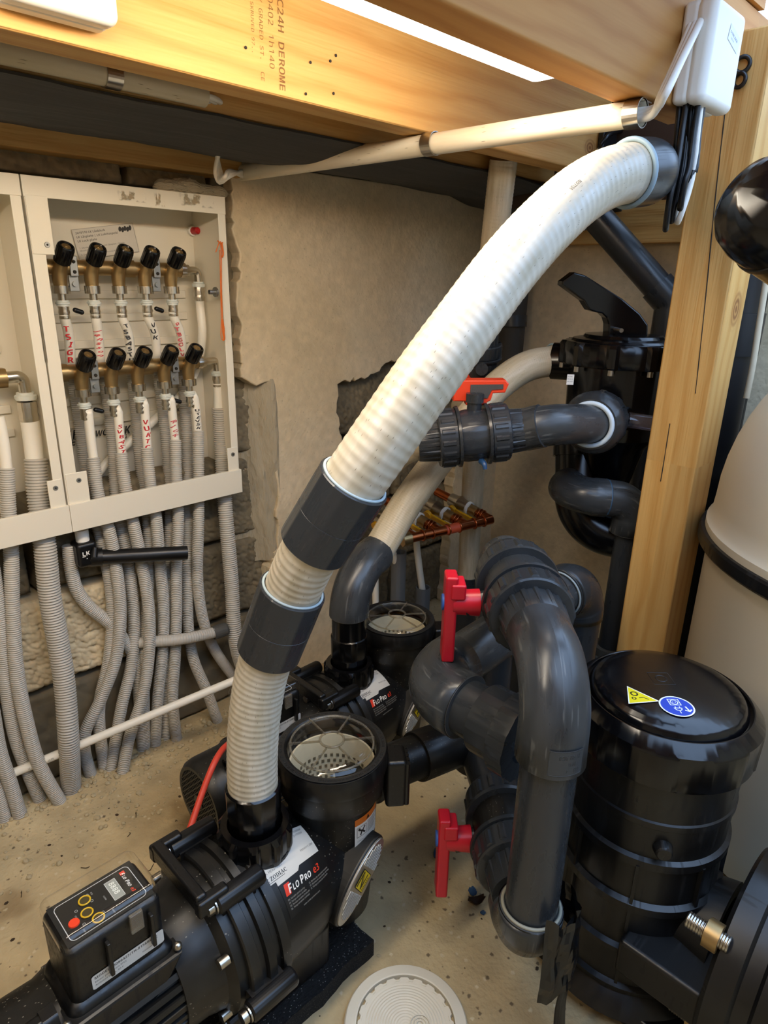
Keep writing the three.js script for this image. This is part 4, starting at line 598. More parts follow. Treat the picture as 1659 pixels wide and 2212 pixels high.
  // oval boss and emblem on the side of the pot
  const el = (a, b, n = 48) => { const s = new THREE.Shape(); for (let k = 0; k < n; k++) { const q = k / n * Math.PI * 2; k ? s.lineTo(a * Math.cos(q), b * Math.sin(q)) : s.moveTo(a, 0); } s.closePath(); return s; }, em = g => g.rotateZ(0.65).rotateY(0.15).translate(0.096, 0.143, 0.0);
  put(t, 'emblem_boss', em(new THREE.ExtrudeGeometry(el(0.0605, 0.0245), { depth: 0.042, bevelEnabled: true, bevelSize: 0.002, bevelThickness: 0.003, bevelSegments: 3 }).translate(0, 0, 0.038)), B);
  const emb = put(t, 'emblem', em(new THREE.ExtrudeGeometry(el(0.0585, 0.0222), { depth: 0.002, bevelEnabled: true, bevelSize: 0.0012, bevelThickness: 0.001, bevelSegments: 2 }).translate(0, 0, 0.083)), pm.silver, 'ribbed silver oval emblem');
  { const L = []; for (let k = -4; k <= 4; k++) { const y = k * 0.0045, h = 0.055 * Math.sqrt(Math.max(0, 1 - (y / 0.0215) ** 2)); for (const [a, b] of [[-h * 0.92, -0.017], [0.019, h * 0.92]]) if (b - a > 0.004) L.push(new THREE.CapsuleGeometry(0.0011, b - a, 3, 8).rotateZ(Math.PI / 2).translate((a + b) / 2, y, 0.0862)); } for (const g of L) put(emb, 'emblem_rib', em(g), pm.silver); put(emb, 'badge', em(new THREE.PlaneGeometry(0.026, 0.026).rotateZ(-0.65 + 0.55).translate(0.001, 0, 0.0874)), pm.badge, 'yellow badge with a black Z'); }
  // stickers
  put(t, 'rating_sticker', volutePatch(-0.028, 0.062, 0.16, 0.66), pm.rating, 'white printed rating sticker'); put(t, 'name_sticker', volutePatch(-0.012, 0.066, 0.66, 1.16), pm.name, 'black sticker with white and red lettering');
  put(t, 'warning_sticker', arcPatch(0.0640, -0.22, 0.52, 0.180, 0.226).translate(px, 0, 0), pm.hazard, 'white and orange warning sticker');
  // control box on top of the motor
  const cx = -0.197, cz = 0.006, cb = put(t, 'control_box', new RoundedBoxGeometry(0.101, 0.088, 0.070, 4, 0.010).translate(cx, 0.246, cz), M.blackSatin);
  put(cb, 'box_neck', new RoundedBoxGeometry(0.116, 0.05, 0.084, 4, 0.014).translate(cx, 0.196, cz), M.blackSatin);
  put(cb, 'side_housing', new THREE.ExtrudeGeometry(shapeOf([[-0.056, 0.207], [0.056, 0.207], [0.044, 0.19], [0.016, 0.166], [-0.046, 0.172]]), { depth: 0.024, bevelEnabled: true, bevelSize: 0.004, bevelThickness: 0.004, bevelSegments: 2 }).translate(cx, 0, cz + 0.022), M.blackSatin);
  put(cb, 'control_panel', new THREE.PlaneGeometry(0.090, 0.059).rotateX(-Math.PI / 2).translate(cx, 0.2912, cz), pm.panel, 'black panel with display and printed lines');
  for (const [x, z, c] of [[-0.012, -0.012, 'y'], [-0.016, 0.004, 'y'], [-0.010, 0.018, 'y'], [-0.030, 0.006, 'r']]) { const b = put(cb, 'button', new THREE.CylinderGeometry(0.0052, 0.0056, 0.0014, 24).translate(cx + x, 0.2918, cz + z), c === 'r' ? std({ color: 0xdd3a1a, roughness: 0.45 }) : std({ color: 0x3b3318, roughness: 0.5 }), c === 'r' ? 'round red button' : 'round button with a yellow ring'); if (c === 'y') put(b, 'button_ring', torus(0.0056, 0.0009, 28, 8).translate(cx + x, 0.2924, cz + z), std({ color: 0xc9a11a, roughness: 0.4 })); }
  const cover = put(cb, 'clear_cover', new RoundedBoxGeometry(0.103, 0.026, 0.072, 5, 0.011).translate(cx, 0.294, cz), M.glass, 'clear hinged cover'); cover.castShadow = false;
  put(cb, 'cover_catch', box(cx + 0.012, cx + 0.026, 0.270, 0.294, cz + 0.038, cz + 0.0425, 0.001), M.glassDusty); for (const x of [-0.012, 0.034]) put(cb, 'catch_rib', box(cx + x - 0.002, cx + x + 0.002, 0.236, 0.280, cz + 0.037, cz + 0.044, 0.001), S);
  put(cb, 'rating_plate', new THREE.PlaneGeometry(0.078, 0.0185).translate(cx + 0.008, 0.2345, cz + 0.0357), pm.plate, 'white rating plate');
  for (const x of [-0.062, 0.058]) put(cb, 'housing_screw', new THREE.SphereGeometry(0.005, 16, 10).translate(cx + x, 0.214, cz + 0.043), M.steel);
  put(cb, 'cable_gland', alongX(rev([[0.004, -0.295], [0.0085, -0.295], [0.011, -0.288], [0.011, -0.276], [0.0135, -0.276], [0.0135, -0.262], [0.005, -0.262]], 24, (a, j) => j >= 4 ? 1 + 0.04 * Math.cos(6 * a) : 1)).translate(0, 0.212, cz + 0.024), S);
  return t;
}
const pump1 = makePump('black pool pump on a rubber mat with a clear-topped control box'); pump1.position.set(0.368, 0.033, -0.579);
const pump2 = pump1.clone(); pump2.name = numbered('pool_pump'); pump2.userData = { label: 'dusty black pool pump standing behind the pump with the rubber mat', category: 'pump' }; pump2.position.set(0.742, 0.0, -0.812); scene.add(pump2);
pump1.updateMatrixWorld(true); pump2.updateMatrixWorld(true);
// rubber mat
{
  const g = new THREE.BoxGeometry(0.50, 0.031, 0.24, 60, 4, 30), p = g.attributes.position; for (let i = 0; i < p.count; i++) { const n = 0.006 * (fbm(p.getX(i) * 40 + 9, p.getZ(i) * 40, 3, 0, 71) - 0.5); if (Math.abs(p.getX(i)) > 0.249) p.setX(i, p.getX(i) + n * 1.6); if (Math.abs(p.getZ(i)) > 0.119) p.setZ(i, p.getZ(i) + n * 1.6); if (p.getY(i) > 0.015) p.setY(i, p.getY(i) + n * 0.35 - 0.0004); } g.computeVertexNormals(); g.rotateY(0.03).translate(0.255, 0.0155, -0.615);
  const uv = g.attributes.uv; single('rubber_mat', 'speckled black rubber mat under the pump with the control box', 'mat', g, std({ map: rep(T.rubber, 3, 1.5), bumpMap: rep(T.fine, 2), bumpScale: 0.003, roughness: 0.95 }));
}
// power cables and the red cable
{
  const R = 0.007; single('power_cable', 'thick black power cable leaving the pump control box', 'cable', sweep(spline([V(0.078, 0.245, -0.545), V(0.045, 0.242, -0.545), V(0.0, 0.215, -0.56), V(-0.08, 0.13, -0.60), V(-0.2, 0.02, -0.68), V(-0.4, 0.012, -0.75)], 0.006), 0.0088, 14), M.blackSatin);
  const P = [onZ(492, 1608, -0.79), onZ(480, 1620, -0.77), onZ(462, 1650, -0.745), onZ(438, 1710, -0.73), onZ(418, 1768, -0.715), onZ(400, 1822, -0.70), onZ(384, 1880, -0.69), onZ(372, 1915, -0.678), onZ(362, 1940, -0.66), V(0.24, 0.2, -0.63)];
  single('red_cable', 'red cable strung between the two pumps', 'cable', sweep(spline(P, 0.005), 0.0048, 14), std({ color: 0xc8402c, roughness: 0.55 }));
}
// ================================================================ big white hose with its grey sleeves
{
  const w = [[545, 1690, 0.828], [545, 1650, 0.820], [549, 1560, 0.802], [564, 1460, 0.782], [588, 1385, 0.762], [625, 1290, 0.734], [668, 1195, 0.695], [722, 1100, 0.665], [772, 1028, 0.648], [840, 930, 0.635], [920, 815, 0.632], [1005, 700, 0.642], [1095, 580, 0.66], [1180, 485, 0.685], [1260, 415, 0.715], [1330, 380, 0.745], [1400, 372, 0.775]];
  const P = w.map(([x, y, d]) => at(x, y, d)), all = new THREE.CatmullRomCurve3(P, false, 'centripetal'); all.arcLengthDivisions = 600;
  P[0].set(0.368, 0.338, -0.579);
  const near = (px, py) => { let b = 0, bd = 1e9; for (let i = 0; i <= 500; i++) { const q = all.getPointAt(i / 500).sub(CAM), d = q.dot(CF), X = 829.5 + FOCAL * q.dot(CR) / d, Y = 1106 - FOCAL * q.dot(CU) / d, e = (X - px) ** 2 + (Y - py) ** 2; if (e < bd) { bd = e; b = i / 500; } } return b; };
  const seg = (u0, u1, n = 14) => Array.from({ length: n + 1 }, (_, i) => all.getPointAt(lerp(u0, u1, i / n)));
  const t = thing('flexible_hose', 'big ribbed white hose arching up from the pump beside the mat', 'hose', V(0.368, 0.345, -0.579));
  const uA = 0, uS1a = near(575, 1405), uS1b = near(632, 1272), uS2a = near(680, 1180), uS2b = near(762, 1035), uE = near(1372, 374);
  put(t, 'hose_length', ribbed(seg(uA, uS1a + 0.012), 0.0308, 0.0078, 0.022), M.hose); put(t, 'hose_length', ribbed(seg(uS1b - 0.012, uS2a + 0.012), 0.0312, 0.0090, 0.024), M.hose); put(t, 'hose_length', ribbed(seg(uS2b - 0.012, uE, 30), 0.0315, 0.0098, 0.016), M.hose);
  for (const [a, b] of [[uS1a, uS1b], [uS2a, uS2b]]) {
    const p0 = all.getPointAt(a), p1 = all.getPointAt(b), d = p1.clone().sub(p0), L = d.length(); d.normalize();
    const s = putAt(t, 'grey_coupling', rev([[0.0318, 0], [0.0362, 0], [0.0372, 0.0012], [0.0372, L * 0.47], [0.0369, L * 0.472], [0.0369, L * 0.478], [0.0372, L * 0.48], [0.0372, L - 0.0012], [0.0362, L], [0.0318, L]], 56), M.pvcPlain, p0, d, 'smooth dark grey coupling'); putAt(s, 'glue_bead', torus(0.0335, 0.0015, 56, 8), std({ color: 0x9fb0b8, roughness: 0.6 }), p1.clone().addScaledVector(d, 0.0006), d);
  }
  { // small print on the hose
    const u = near(1190, 414), p = all.getPointAt(u), d = all.getTangentAt(u), n = CAM.clone().sub(p).addScaledVector(V(0, 1, 0), 0.25); n.addScaledVector(d, -n.dot(d)).normalize(); const s = n.clone().cross(d), m = new THREE.Mesh(new THREE.PlaneGeometry(0.034, 0.007), std({ transparent: true, roughness: 0.5, map: canvasTex(256, 52, (g, w, h) => { g.clearRect(0, 0, w, h); g.fillStyle = 'rgba(40,40,48,0.8)'; g.font = 'bold 40px sans-serif'; g.fillText('VELLON', 6, 40); }) })); m.name = 'printed_mark'; m.userData.label = 'small dark print'; m.applyMatrix4(new THREE.Matrix4().makeBasis(d, s, n).setPosition(p.clone().addScaledVector(n, 0.0322))); t.updateMatrixWorld(true); t.attach(m);
  }
  { // elbow at the top end, turning away, with a bead of blue glue and a stained end
    const p = all.getPointAt(uE), d = all.getTangentAt(uE), q = p.clone().addScaledVector(d, 0.018), aw = ray(1432, 384).normalize();
    const e = put(t, 'top_elbow', sweep(route([p.clone().addScaledVector(d, -0.012), q, q.clone().addScaledVector(aw, 0.09)], 0.029, 0.003), 0.0365, 48), M.pvcDark, 'dark brown-grey elbow'); putAt(e, 'glue_bead', torus(0.0345, 0.003, 48, 8), std({ color: 0x8fa6b3, roughness: 0.5 }), p.clone().addScaledVector(d, -0.012), d);
    put(t, 'outlet_pipe', sweep(route([q.clone().addScaledVector(aw, 0.06), at(1425, 372, 1.22), at(1545, 362, 1.36)], 0.06, 0.004), 0.0315, 36), M.pvcDark);
  }
}
// ================================================================ pvc pipework
const PR = 0.0315, SR = 0.0378;   // 63 mm pipe, its sockets
function elbow(parent, name, p, d1, d2, mat, { r = SR, L = 0.062, R = 0.042, label } = {}) {   // socket elbow: legs along d1 and d2 from corner p
  d1 = d1.clone().normalize(); d2 = d2.clone().normalize(); const a = p.clone().addScaledVector(d1, L), b = p.clone().addScaledVector(d2, L);
  const pts = route([a, a.clone().addScaledVector(d1, -0.0012), p, b.clone().addScaledVector(d2, -0.0012), b], R, 0.003); const tot = pts.reduce((s, q, i) => i ? s + q.distanceTo(pts[i - 1]) : 0, 0);
  const e = put(parent, name, sweep(pts, s => { const m = Math.min(s, tot - s); return m < 0.001 ? r - 0.0014 : m < 0.026 ? r : r - 0.0012 * step(0.026, 0.030, m); }, 48), mat, label); return e;
}
const tube = (parent, name, a, b, mat, r = PR, label) => put(parent, name, pipeGeo(a, b, r, 44), mat, label);
const bead = (parent, p, d, r = PR + 0.0018, c = 0x6d8797, w = 0.0016) => putAt(parent, 'glue_bead', torus(r, w, 48, 8), std({ color: c, roughness: 0.5 }), p, d);
function leverHandle(parent, c, out, up, mat, down = 0.085, top = 0.042) {   // red T handle: hub along out, lever along up
  const X = out.clone().normalize(), Y = up.clone().normalize(), Zv = X.clone().cross(Y), m4 = new THREE.Matrix4().makeBasis(X, Y, Zv).setPosition(c);
  const h = new THREE.Mesh(mergeGeometries([new RoundedBoxGeometry(0.017, down + top, 0.030, 4, 0.0035).translate(0.047, (top - down) / 2, 0), new THREE.CylinderGeometry(0.0165, 0.0185, 0.036, 32).rotateZ(-Math.PI / 2).translate(0.026, 0, 0).toNonIndexed(), new RoundedBoxGeometry(0.02, 0.022, 0.034, 3, 0.003).translate(0.038, top * 0.5, 0)]), mat);
  h.name = 'lever_handle'; h.userData.label = 'red lever handle'; h.applyMatrix4(m4); parent.updateMatrixWorld(true); parent.attach(h);
  const cap = new THREE.Mesh(new THREE.CylinderGeometry(0.011, 0.011, 0.003, 24).rotateZ(-Math.PI / 2).translate(0.0565, 0, 0), std({ color: 0x2f5fb3, roughness: 0.5 })); cap.name = 'hub_cap'; cap.userData.label = 'blue hub cap'; cap.applyMatrix4(m4); cap.updateMatrixWorld(true); h.updateMatrixWorld(true); h.attach(cap);
  return h;
}
function ballValve(label, c, axis, out, { s = 1, mat = M.pvcDark, nutMat = M.pvcDark, sockets = 0.04 } = {}) {
  const d = axis.clone().normalize(), t = thing('ball_valve', label, 'valve', c.clone()); const q = k => c.clone().addScaledVector(d, k * s);
  putAt(t, 'valve_body', rev([[0.03, -0.045], [0.044, -0.045], [0.046, -0.03], [0.049, -0.012], [0.049, 0.012], [0.046, 0.03], [0.044, 0.045], [0.03, 0.045]].map(([r, h]) => [r * s, h * s]), 64, (a, j) => (j > 1 && j < 6) ? 1 + 0.008 * Math.cos(a * 30) : 1), mat, c, d);
  for (const k of [-1, 1]) {
    putAt(t, 'union_nut', nut(0.0535 * s, 0.036 * s, 16, 0.045, 0.7), nutMat, q(k * 0.048), d, 'ribbed union nut'); putAt(t, 'nut_rim', rev([[0.04, -0.003], [0.0565, -0.003], [0.0575, -0.001], [0.0575, 0.002], [0.056, 0.003], [0.04, 0.003]].map(([r, h]) => [r * s, h * s]), 56), nutMat, q(k * 0.0275), d);
    putAt(t, 'end_socket', rev([[0.03, 0], [0.0405, 0], [0.0405, 0.005], [0.0395, sockets - 0.002], [0.0385, sockets], [0.03, sockets]].map(([r, h]) => [r * s, h * s]), 16 * 8, (a, j) => (j === 1 || j === 2) ? 1 + 0.05 * step(0.2, 0.6, Math.cos(a * 16)) : 1), nutMat, q(k * 0.064), d.clone().multiplyScalar(k));
  }
  putAt(t, 'stem', rev([[0, 0.04], [0.0135, 0.04], [0.0135, 0.062], [0.0165, 0.062], [0.0165, 0.078], [0, 0.078]].map(([r, h]) => [r * s, h * s]), 24), nutMat, c, out);
  return t;
}
// ---- front loop: upper line, vertical link, lower line, with a red-handled valve in each line
const AX = V(0.7071, 0, -0.7071), OUT = V(-0.69, -0.22, -0.69).normalize(), OH = V(-0.7071, 0, -0.7071);
{
  const T0 = V(0.563, 0.556, -0.288), B0 = V(0.563, 0.178, -0.288), up = V(0, 1, 0), dn = V(0, -1, 0);
  const v1 = T0.clone().addScaledVector(AX, 0.2), v2 = B0.clone().addScaledVector(AX, 0.145).setY(0.205), back = T0.clone().addScaledVector(AX, 0.352);
  const t = thing('bypass_pipe', 'scratched grey upright pipe with an elbow at each end before the black pot', 'pipe', V(B0.x, 0.16, B0.z));
  const e1 = elbow(t, 'elbow', T0, AX, dn, M.pvc, { r: 0.039, L: 0.100, R: 0.062, label: 'big scratched grey elbow' });
  put(e1, 'moulded_text', arcPatch(0.0392, -1.12, -0.1, 0.462, 0.494).translate(T0.x, 0, T0.z), std({ color: 0x3a3d40, roughness: 0.42, bumpMap: canvasTex(512, 192, (g, w, h) => { g.fillStyle = '#000'; g.fillRect(0, 0, w, h); g.strokeStyle = '#fff'; g.lineWidth = 4; g.beginPath(); g.roundRect(6, 6, w - 12, h - 12, 18); g.stroke(); g.translate(w, h); g.rotate(Math.PI); g.fillStyle = '#fff'; g.font = 'bold 44px sans-serif'; g.fillText('D 63     ○ 4', 60, 60); g.fillText('PN 16', 120, 108); g.fillText('EN 1452  PVC-U', 60, 160); }), bumpScale: 0.0012 }), 'raised moulded lettering');
  elbow(t, 'elbow', B0, AX, up, M.pvc, { r: 0.039, L: 0.060, R: 0.05, label: 'bottom grey elbow' });
  tube(t, 'upright_pipe', V(T0.x, 0.50, T0.z), V(B0.x, 0.20, B0.z), M.pvcPlain, PR, 'smooth blue-grey pipe'); bead(t, V(B0.x, 0.239, B0.z), up, 0.0345, 0x8d8a7a, 0.0022);
  tube(t, 'upper_pipe', T0.clone().addScaledVector(AX, 0.06), v1.clone().addScaledVector(AX, -0.07), M.pvc); tube(t, 'lower_pipe', B0.clone().addScaledVector(AX, 0.03), v2.clone().addScaledVector(AX, -0.06), M.pvc);
  const b1 = ballValve('upper ball valve with ribbed black unions and a red lever', v1, AX, OUT, {}); leverHandle(b1, v1.clone().addScaledVector(OUT, 0.064).addScaledVector(OH, -0.014), OH, up, M.red);
  const b2 = ballValve('lower ball valve near the floor with a dusty body and red lever', v2, AX, OUT, { mat: M.blackDusty }); leverHandle(b2, v2.clone().addScaledVector(OUT, 0.060).addScaledVector(OH, -0.014), OH, V(0.05, 1, -0.05).normalize(), M.red, 0.092, 0.04);
  // rear riser, tee and the coupling into the pump inlet
  const r = thing('riser_pipe', 'dark grey riser dropping from the upper valve to the pump inlet tee', 'pipe', V(back.x, 0.16, back.z));
  elbow(r, 'elbow', back, AX.clone().negate(), dn, M.pvc, { r: 0.0385, L: 0.07, R: 0.05 }); tube(r, 'riser', back.clone().setY(0.50), V(back.x, 0.25, back.z), M.pvcDark);
  const tee = V(back.x - 0.02, 0.222, back.z - 0.005); putAt(r, 'tee_body', rev([[0.02, -0.06], [0.0395, -0.06], [0.0395, 0.06], [0.02, 0.06]], 40), M.pvcDark, tee, up); tube(r, 'tee_branch', tee, v2.clone().addScaledVector(AX, 0.075), M.pvcDark, 0.0395); 
  const inl = V(0.594, 0.240, -0.578), d = tee.clone().sub(inl).normalize(); tube(r, 'inlet_pipe', inl, tee, M.blackDusty, 0.034); putAt(r, 'inlet_coupling', rev([[0.02, 0], [0.0385, 0], [0.0395, 0.002], [0.0395, 0.082], [0.0385, 0.084], [0.02, 0.084]], 44), M.blackDusty, inl.clone().addScaledVector(d, 0.068), d);
  // black wrap and strap at the bottom elbow
  const R = rng(55), k = new THREE.CylinderGeometry(0.045, 0.052, 0.100, 24, 9, true, -0.85, 2.5), p = k.attributes.position; for (let i = 0; i < p.count; i++) { const th = Math.atan2(p.getX(i), p.getZ(i)), n = 1 + 0.34 * (fbm(th * 5 + 3, p.getY(i) * 45, 2, 0, 9) - 0.42); p.setX(i, p.getX(i) * n); p.setZ(i, p.getZ(i) * n); p.setY(i, p.getY(i) * (0.8 + 0.5 * vnoise(th * 3, 4))); } const kk = k.toNonIndexed(); kk.computeVertexNormals(); kk.translate(B0.x + 0.006, 0.203, B0.z + 0.006);
  const wr = single('plastic_wrap', 'crumpled black plastic wrap tied round the bottom elbow', 'plastic', kk, std({ color: 0x0d0e10, roughness: 0.22, side: THREE.DoubleSide }));
  const sp = spline([V(B0.x + 0.034, 0.215, B0.z + 0.038), V(B0.x + 0.040, 0.15, B0.z + 0.044), V(B0.x + 0.03, 0.08, B0.z + 0.042), V(B0.x + 0.028, 0.004, B0.z + 0.05)], 0.006); single('black_strap', 'flat black strap hanging from the wrapped elbow to the floor', 'strap', sweep(sp, 0.0150, 12, true, 0.16), M.blackSatin);
}
// ---- wide suction pipe: elbow low between the pumps and the post
{
  const E = V(0.617, 0.413, -0.517), X = V(1, 0.06, 0).normalize(), Z = V(0, 0, 1), r = 0.0375;
  const t = thing('suction_pipe', 'wide dark grey pipe with a blunt elbow beside the red upper lever', 'pipe', V(E.x, 0.38, E.z));
  elbow(t, 'elbow', E, X, Z, M.pvc, { r: 0.0455, L: 0.074, R: 0.052, label: 'blunt wide grey elbow' });
  tube(t, 'cross_pipe', E.clone().addScaledVector(X, 0.055), E.clone().addScaledVector(X, 0.39), M.pvc, r); tube(t, 'short_pipe', E.clone().addScaledVector(Z, 0.05), E.clone().addScaledVector(Z, 0.15), M.pvcDark, r); bead(t, E.clone().addScaledVector(Z, 0.0705), Z, r + 0.002, 0x35506a, 0.0028); bead(t, E.clone().addScaledVector(X, 0.0705), X, r + 0.002, 0x4a5a66, 0.0022);
  putAt(t, 'tee_socket', rev([[0.03, 0], [0.0455, 0], [0.0465, 0.003], [0.0465, 0.034], [0.052, 0.036], [0.053, 0.04], [0.053, 0.062], [0.03, 0.062]], 16 * 8, (a, j) => j >= 5 && j <= 6 ? 1 + 0.03 * step(0, 0.5, Math.cos(a * 12)) : 1), M.pvcDark, E.clone().addScaledVector(Z, 0.105), Z);
  const e2 = E.clone().addScaledVector(X, 0.43); elbow(t, 'elbow', e2, X.clone().negate(), V(0, -1, 0), M.pvcDark, { r: 0.0465, L: 0.075, R: 0.06 }); bead(t, e2.clone().addScaledVector(X, -0.0755), X, r + 0.003, 0x8d9aa0, 0.0018); tube(t, 'drop_pipe', e2.clone().add(V(0, -0.06, 0)), V(e2.x, 0.0, e2.z), M.pvcDark, 0.043);
  const h = thing('pump_housing', 'black pump housing in the gloom below the wide elbow', 'pump', V(1.09, 0, -0.66)); put(h, 'housing', rev([[0, 0], [0.09, 0], [0.09, 0.19], [0.075, 0.26], [0.082, 0.27], [0.082, 0.30], [0.06, 0.31], [0, 0.31]], 48).translate(1.09, 0, -0.66), M.blackSatin); put(h, 'neck', rev([[0.03, 0.31], [0.045, 0.31], [0.045, 0.36], [0.03, 0.36]], 40).translate(1.09, 0, -0.66), M.black);
}
// ---- second hose: grey bend on the rear pump, old white hose up to the filter valve
{
  const t = thing('flexible_hose', 'yellowed white hose climbing from the rear pump to the filter valve', 'hose', V(0.742, 0.31, -0.812));
  const s0 = V(0.745, 0.325, -0.812), k = V(0.742, 0.44, -0.812), h0 = at(812, 1196, 1.285), h1 = at(880, 1085, 1.30), h2 = at(950, 990, 1.315), h3 = at(1020, 895, 1.33), h4 = at(1085, 826, 1.345), h5 = at(1140, 791, 1.36), h6 = at(1196, 779, 1.375), d = h0.clone().sub(k).normalize();
  tube(t, 'stem_pipe', V(0.742, 0.29, -0.812), V(0.742, 0.365, -0.812), M.black, 0.0322); 
  put(t, 'grey_bend', sweep(route([V(0.742, 0.362, -0.812), k, k.clone().addScaledVector(d, 0.10)], 0.09, 0.003), 0.0368, 44), M.pvc, 'smooth grey forty-five degree bend'); bead(t, k.clone().addScaledVector(d, 0.10), d, 0.0345, 0x7f9db0, 0.002); bead(t, V(0.742, 0.362, -0.812), UPV, 0.0345, 0xb9b5a6, 0.0016);
  put(t, 'hose_length', ribbed([k.clone().addScaledVector(d, 0.09), h0, h1, h2, h3, h4, h5, h6], 0.0308, 0.0045, 0.018, 40, 0.0016), M.hoseOld); const e = h6.clone().sub(h5).normalize();
  put(t, 'end_socket', pipeGeo(h6.clone().addScaledVector(e, -0.002), V(1.27, h6.y + 0.0, -0.66), 0.037), M.black); bead(t, h6, e, 0.0338, 0x9ab3c0, 0.002);
}
// ---- multiport filter valve
{
  const C = V(1.285, 0, -0.612), t = thing('multiport_valve', 'glossy black filter valve with a slanting lever handle', 'valve', V(C.x, 0.56, C.z)); const k = 1.3 / FOCAL;
  put(t, 'valve_body', rev([[0, 0.56], [0.05, 0.56], [0.06, 0.60], [0.07, 0.635], [0.092, 0.66], [0.096, 0.70], [0.099, 0.80], [0.099, 0.81], [0, 0.81]], 72, (a, j) => j > 4 && j < 7 ? 1 + 0.02 * step(0.9, 0.97, Math.cos(a * 8)) : 1).translate(C.x, 0, C.z), M.black);
  put(t, 'cover_flange', rev([[0.09, 0.798], [0.112, 0.798], [0.114, 0.801], [0.114, 0.836], [0.110, 0.842], [0.100, 0.843], [0.096, 0.847], [0.078, 0.850], [0.074, 0.855], [0.04, 0.857], [0, 0.857]], 10 * 12, (a, j) => j >= 1 && j <= 4 ? 1 + 0.06 * step(0.72, 0.9, Math.cos(a * 10)) : 1).translate(C.x, 0, C.z), M.black);
  for (let i = 0; i < 10; i++) { const a = i / 10 * Math.PI * 2; put(t, 'flange_bolt', hexBolt(0.006, 0.010).translate(C.x + Math.sin(a) * 0.1125, 0.793, C.z + Math.cos(a) * 0.1125), M.steel); }
  const H = [[-148, 96], [-128, 112], [-106, 107], [-22, 62], [18, 34], [38, 12], [40, -6], [-38, -6], [-40, 14], [-46, 28], [-58, 38], [-72, 40], [-86, 44], [-94, 54], [-100, 62], [-148, 92]].map(([x, y]) => [x * k, y * k]);
  const g = new THREE.ExtrudeGeometry(shapeOf(H), { depth: 0.030, bevelEnabled: true, bevelSize: 0.003, bevelThickness: 0.004, bevelSegments: 3 }).translate(0, 0, -0.015); g.rotateY(-Math.PI / 4); g.translate(C.x, 0.863, C.z); put(t, 'lever_handle', g, M.black, 'black lever handle'); putAt(t, 'handle_pin', new THREE.CylinderGeometry(0.004, 0.004, 0.05, 14), M.steel, at(1333, 712, 1.27), V(-0.7, 0, 0.7));
  // front port with its union, sight tube and gauge stub
  const u = V(1.135, 0.708, -0.575), pd = V(C.x, 0.708, C.z).sub(u).normalize(); tube(t, 'port', u, V(C.x, 0.70, C.z), M.black, 0.044);
  putAt(t, 'union_nut', nut(0.054, 0.042, 10, 0.05, 0.6), M.pvcDark, u.clone().addScaledVector(pd, 0.01), pd, 'ribbed union nut'); putAt(t, 'union_face', rev([[0.03, -0.03], [0.046, -0.03], [0.052, -0.024], [0.0575, -0.012], [0.0575, -0.008], [0.03, -0.008]], 56), M.pvcDark, u, pd);
  const st = at(1345, 905, 1.24); put(t, 'sight_boss', pipeGeo(at(1330, 902, 1.27), at(1358, 908, 1.245), 0.019), M.black); put(t, 'sight_glass', pipeGeo(at(1356, 907, 1.245), at(1425, 917, 1.24), 0.0145), phy({ color: 0xd9cfd6, transmission: 0.92, thickness: 0, roughness: 0.06 }), 'clear sight tube');
  put(t, 'serial_tag', new THREE.PlaneGeometry(0.013, 0.019).rotateY(-0.85).translate(at(1232, 820, 1.24).x, at(1232, 820, 1.24).y, at(1232, 820, 1.24).z), std({ map: canvasTex(96, 128, (q, w, h) => { q.fillStyle = '#e6e4de'; q.fillRect(0, 0, w, h); q.fillStyle = '#444'; q.font = '18px sans-serif'; ['21.0744', 'RF.10210', '006.1807'].forEach((s, i) => q.fillText(s, 8, 34 + i * 30)); }), roughness: 0.5 }), 'small white printed tag');
  // black outlet bend sweeping under the valve
  const b = thing('outlet_bend', 'glossy black bend sweeping down under the filter valve', 'pipe', V(1.21, 0.44, -0.63)); put(b, 'bend', sweep(route([at(1248, 950, 1.40), at(1246, 1140, 1.40), at(1440, 1178, 1.36)], 0.085, 0.004), 0.046, 44), M.black); put(b, 'upper_socket', pipeGeo(at(1250, 935, 1.40), at(1249, 985, 1.40), 0.052), M.black);
}
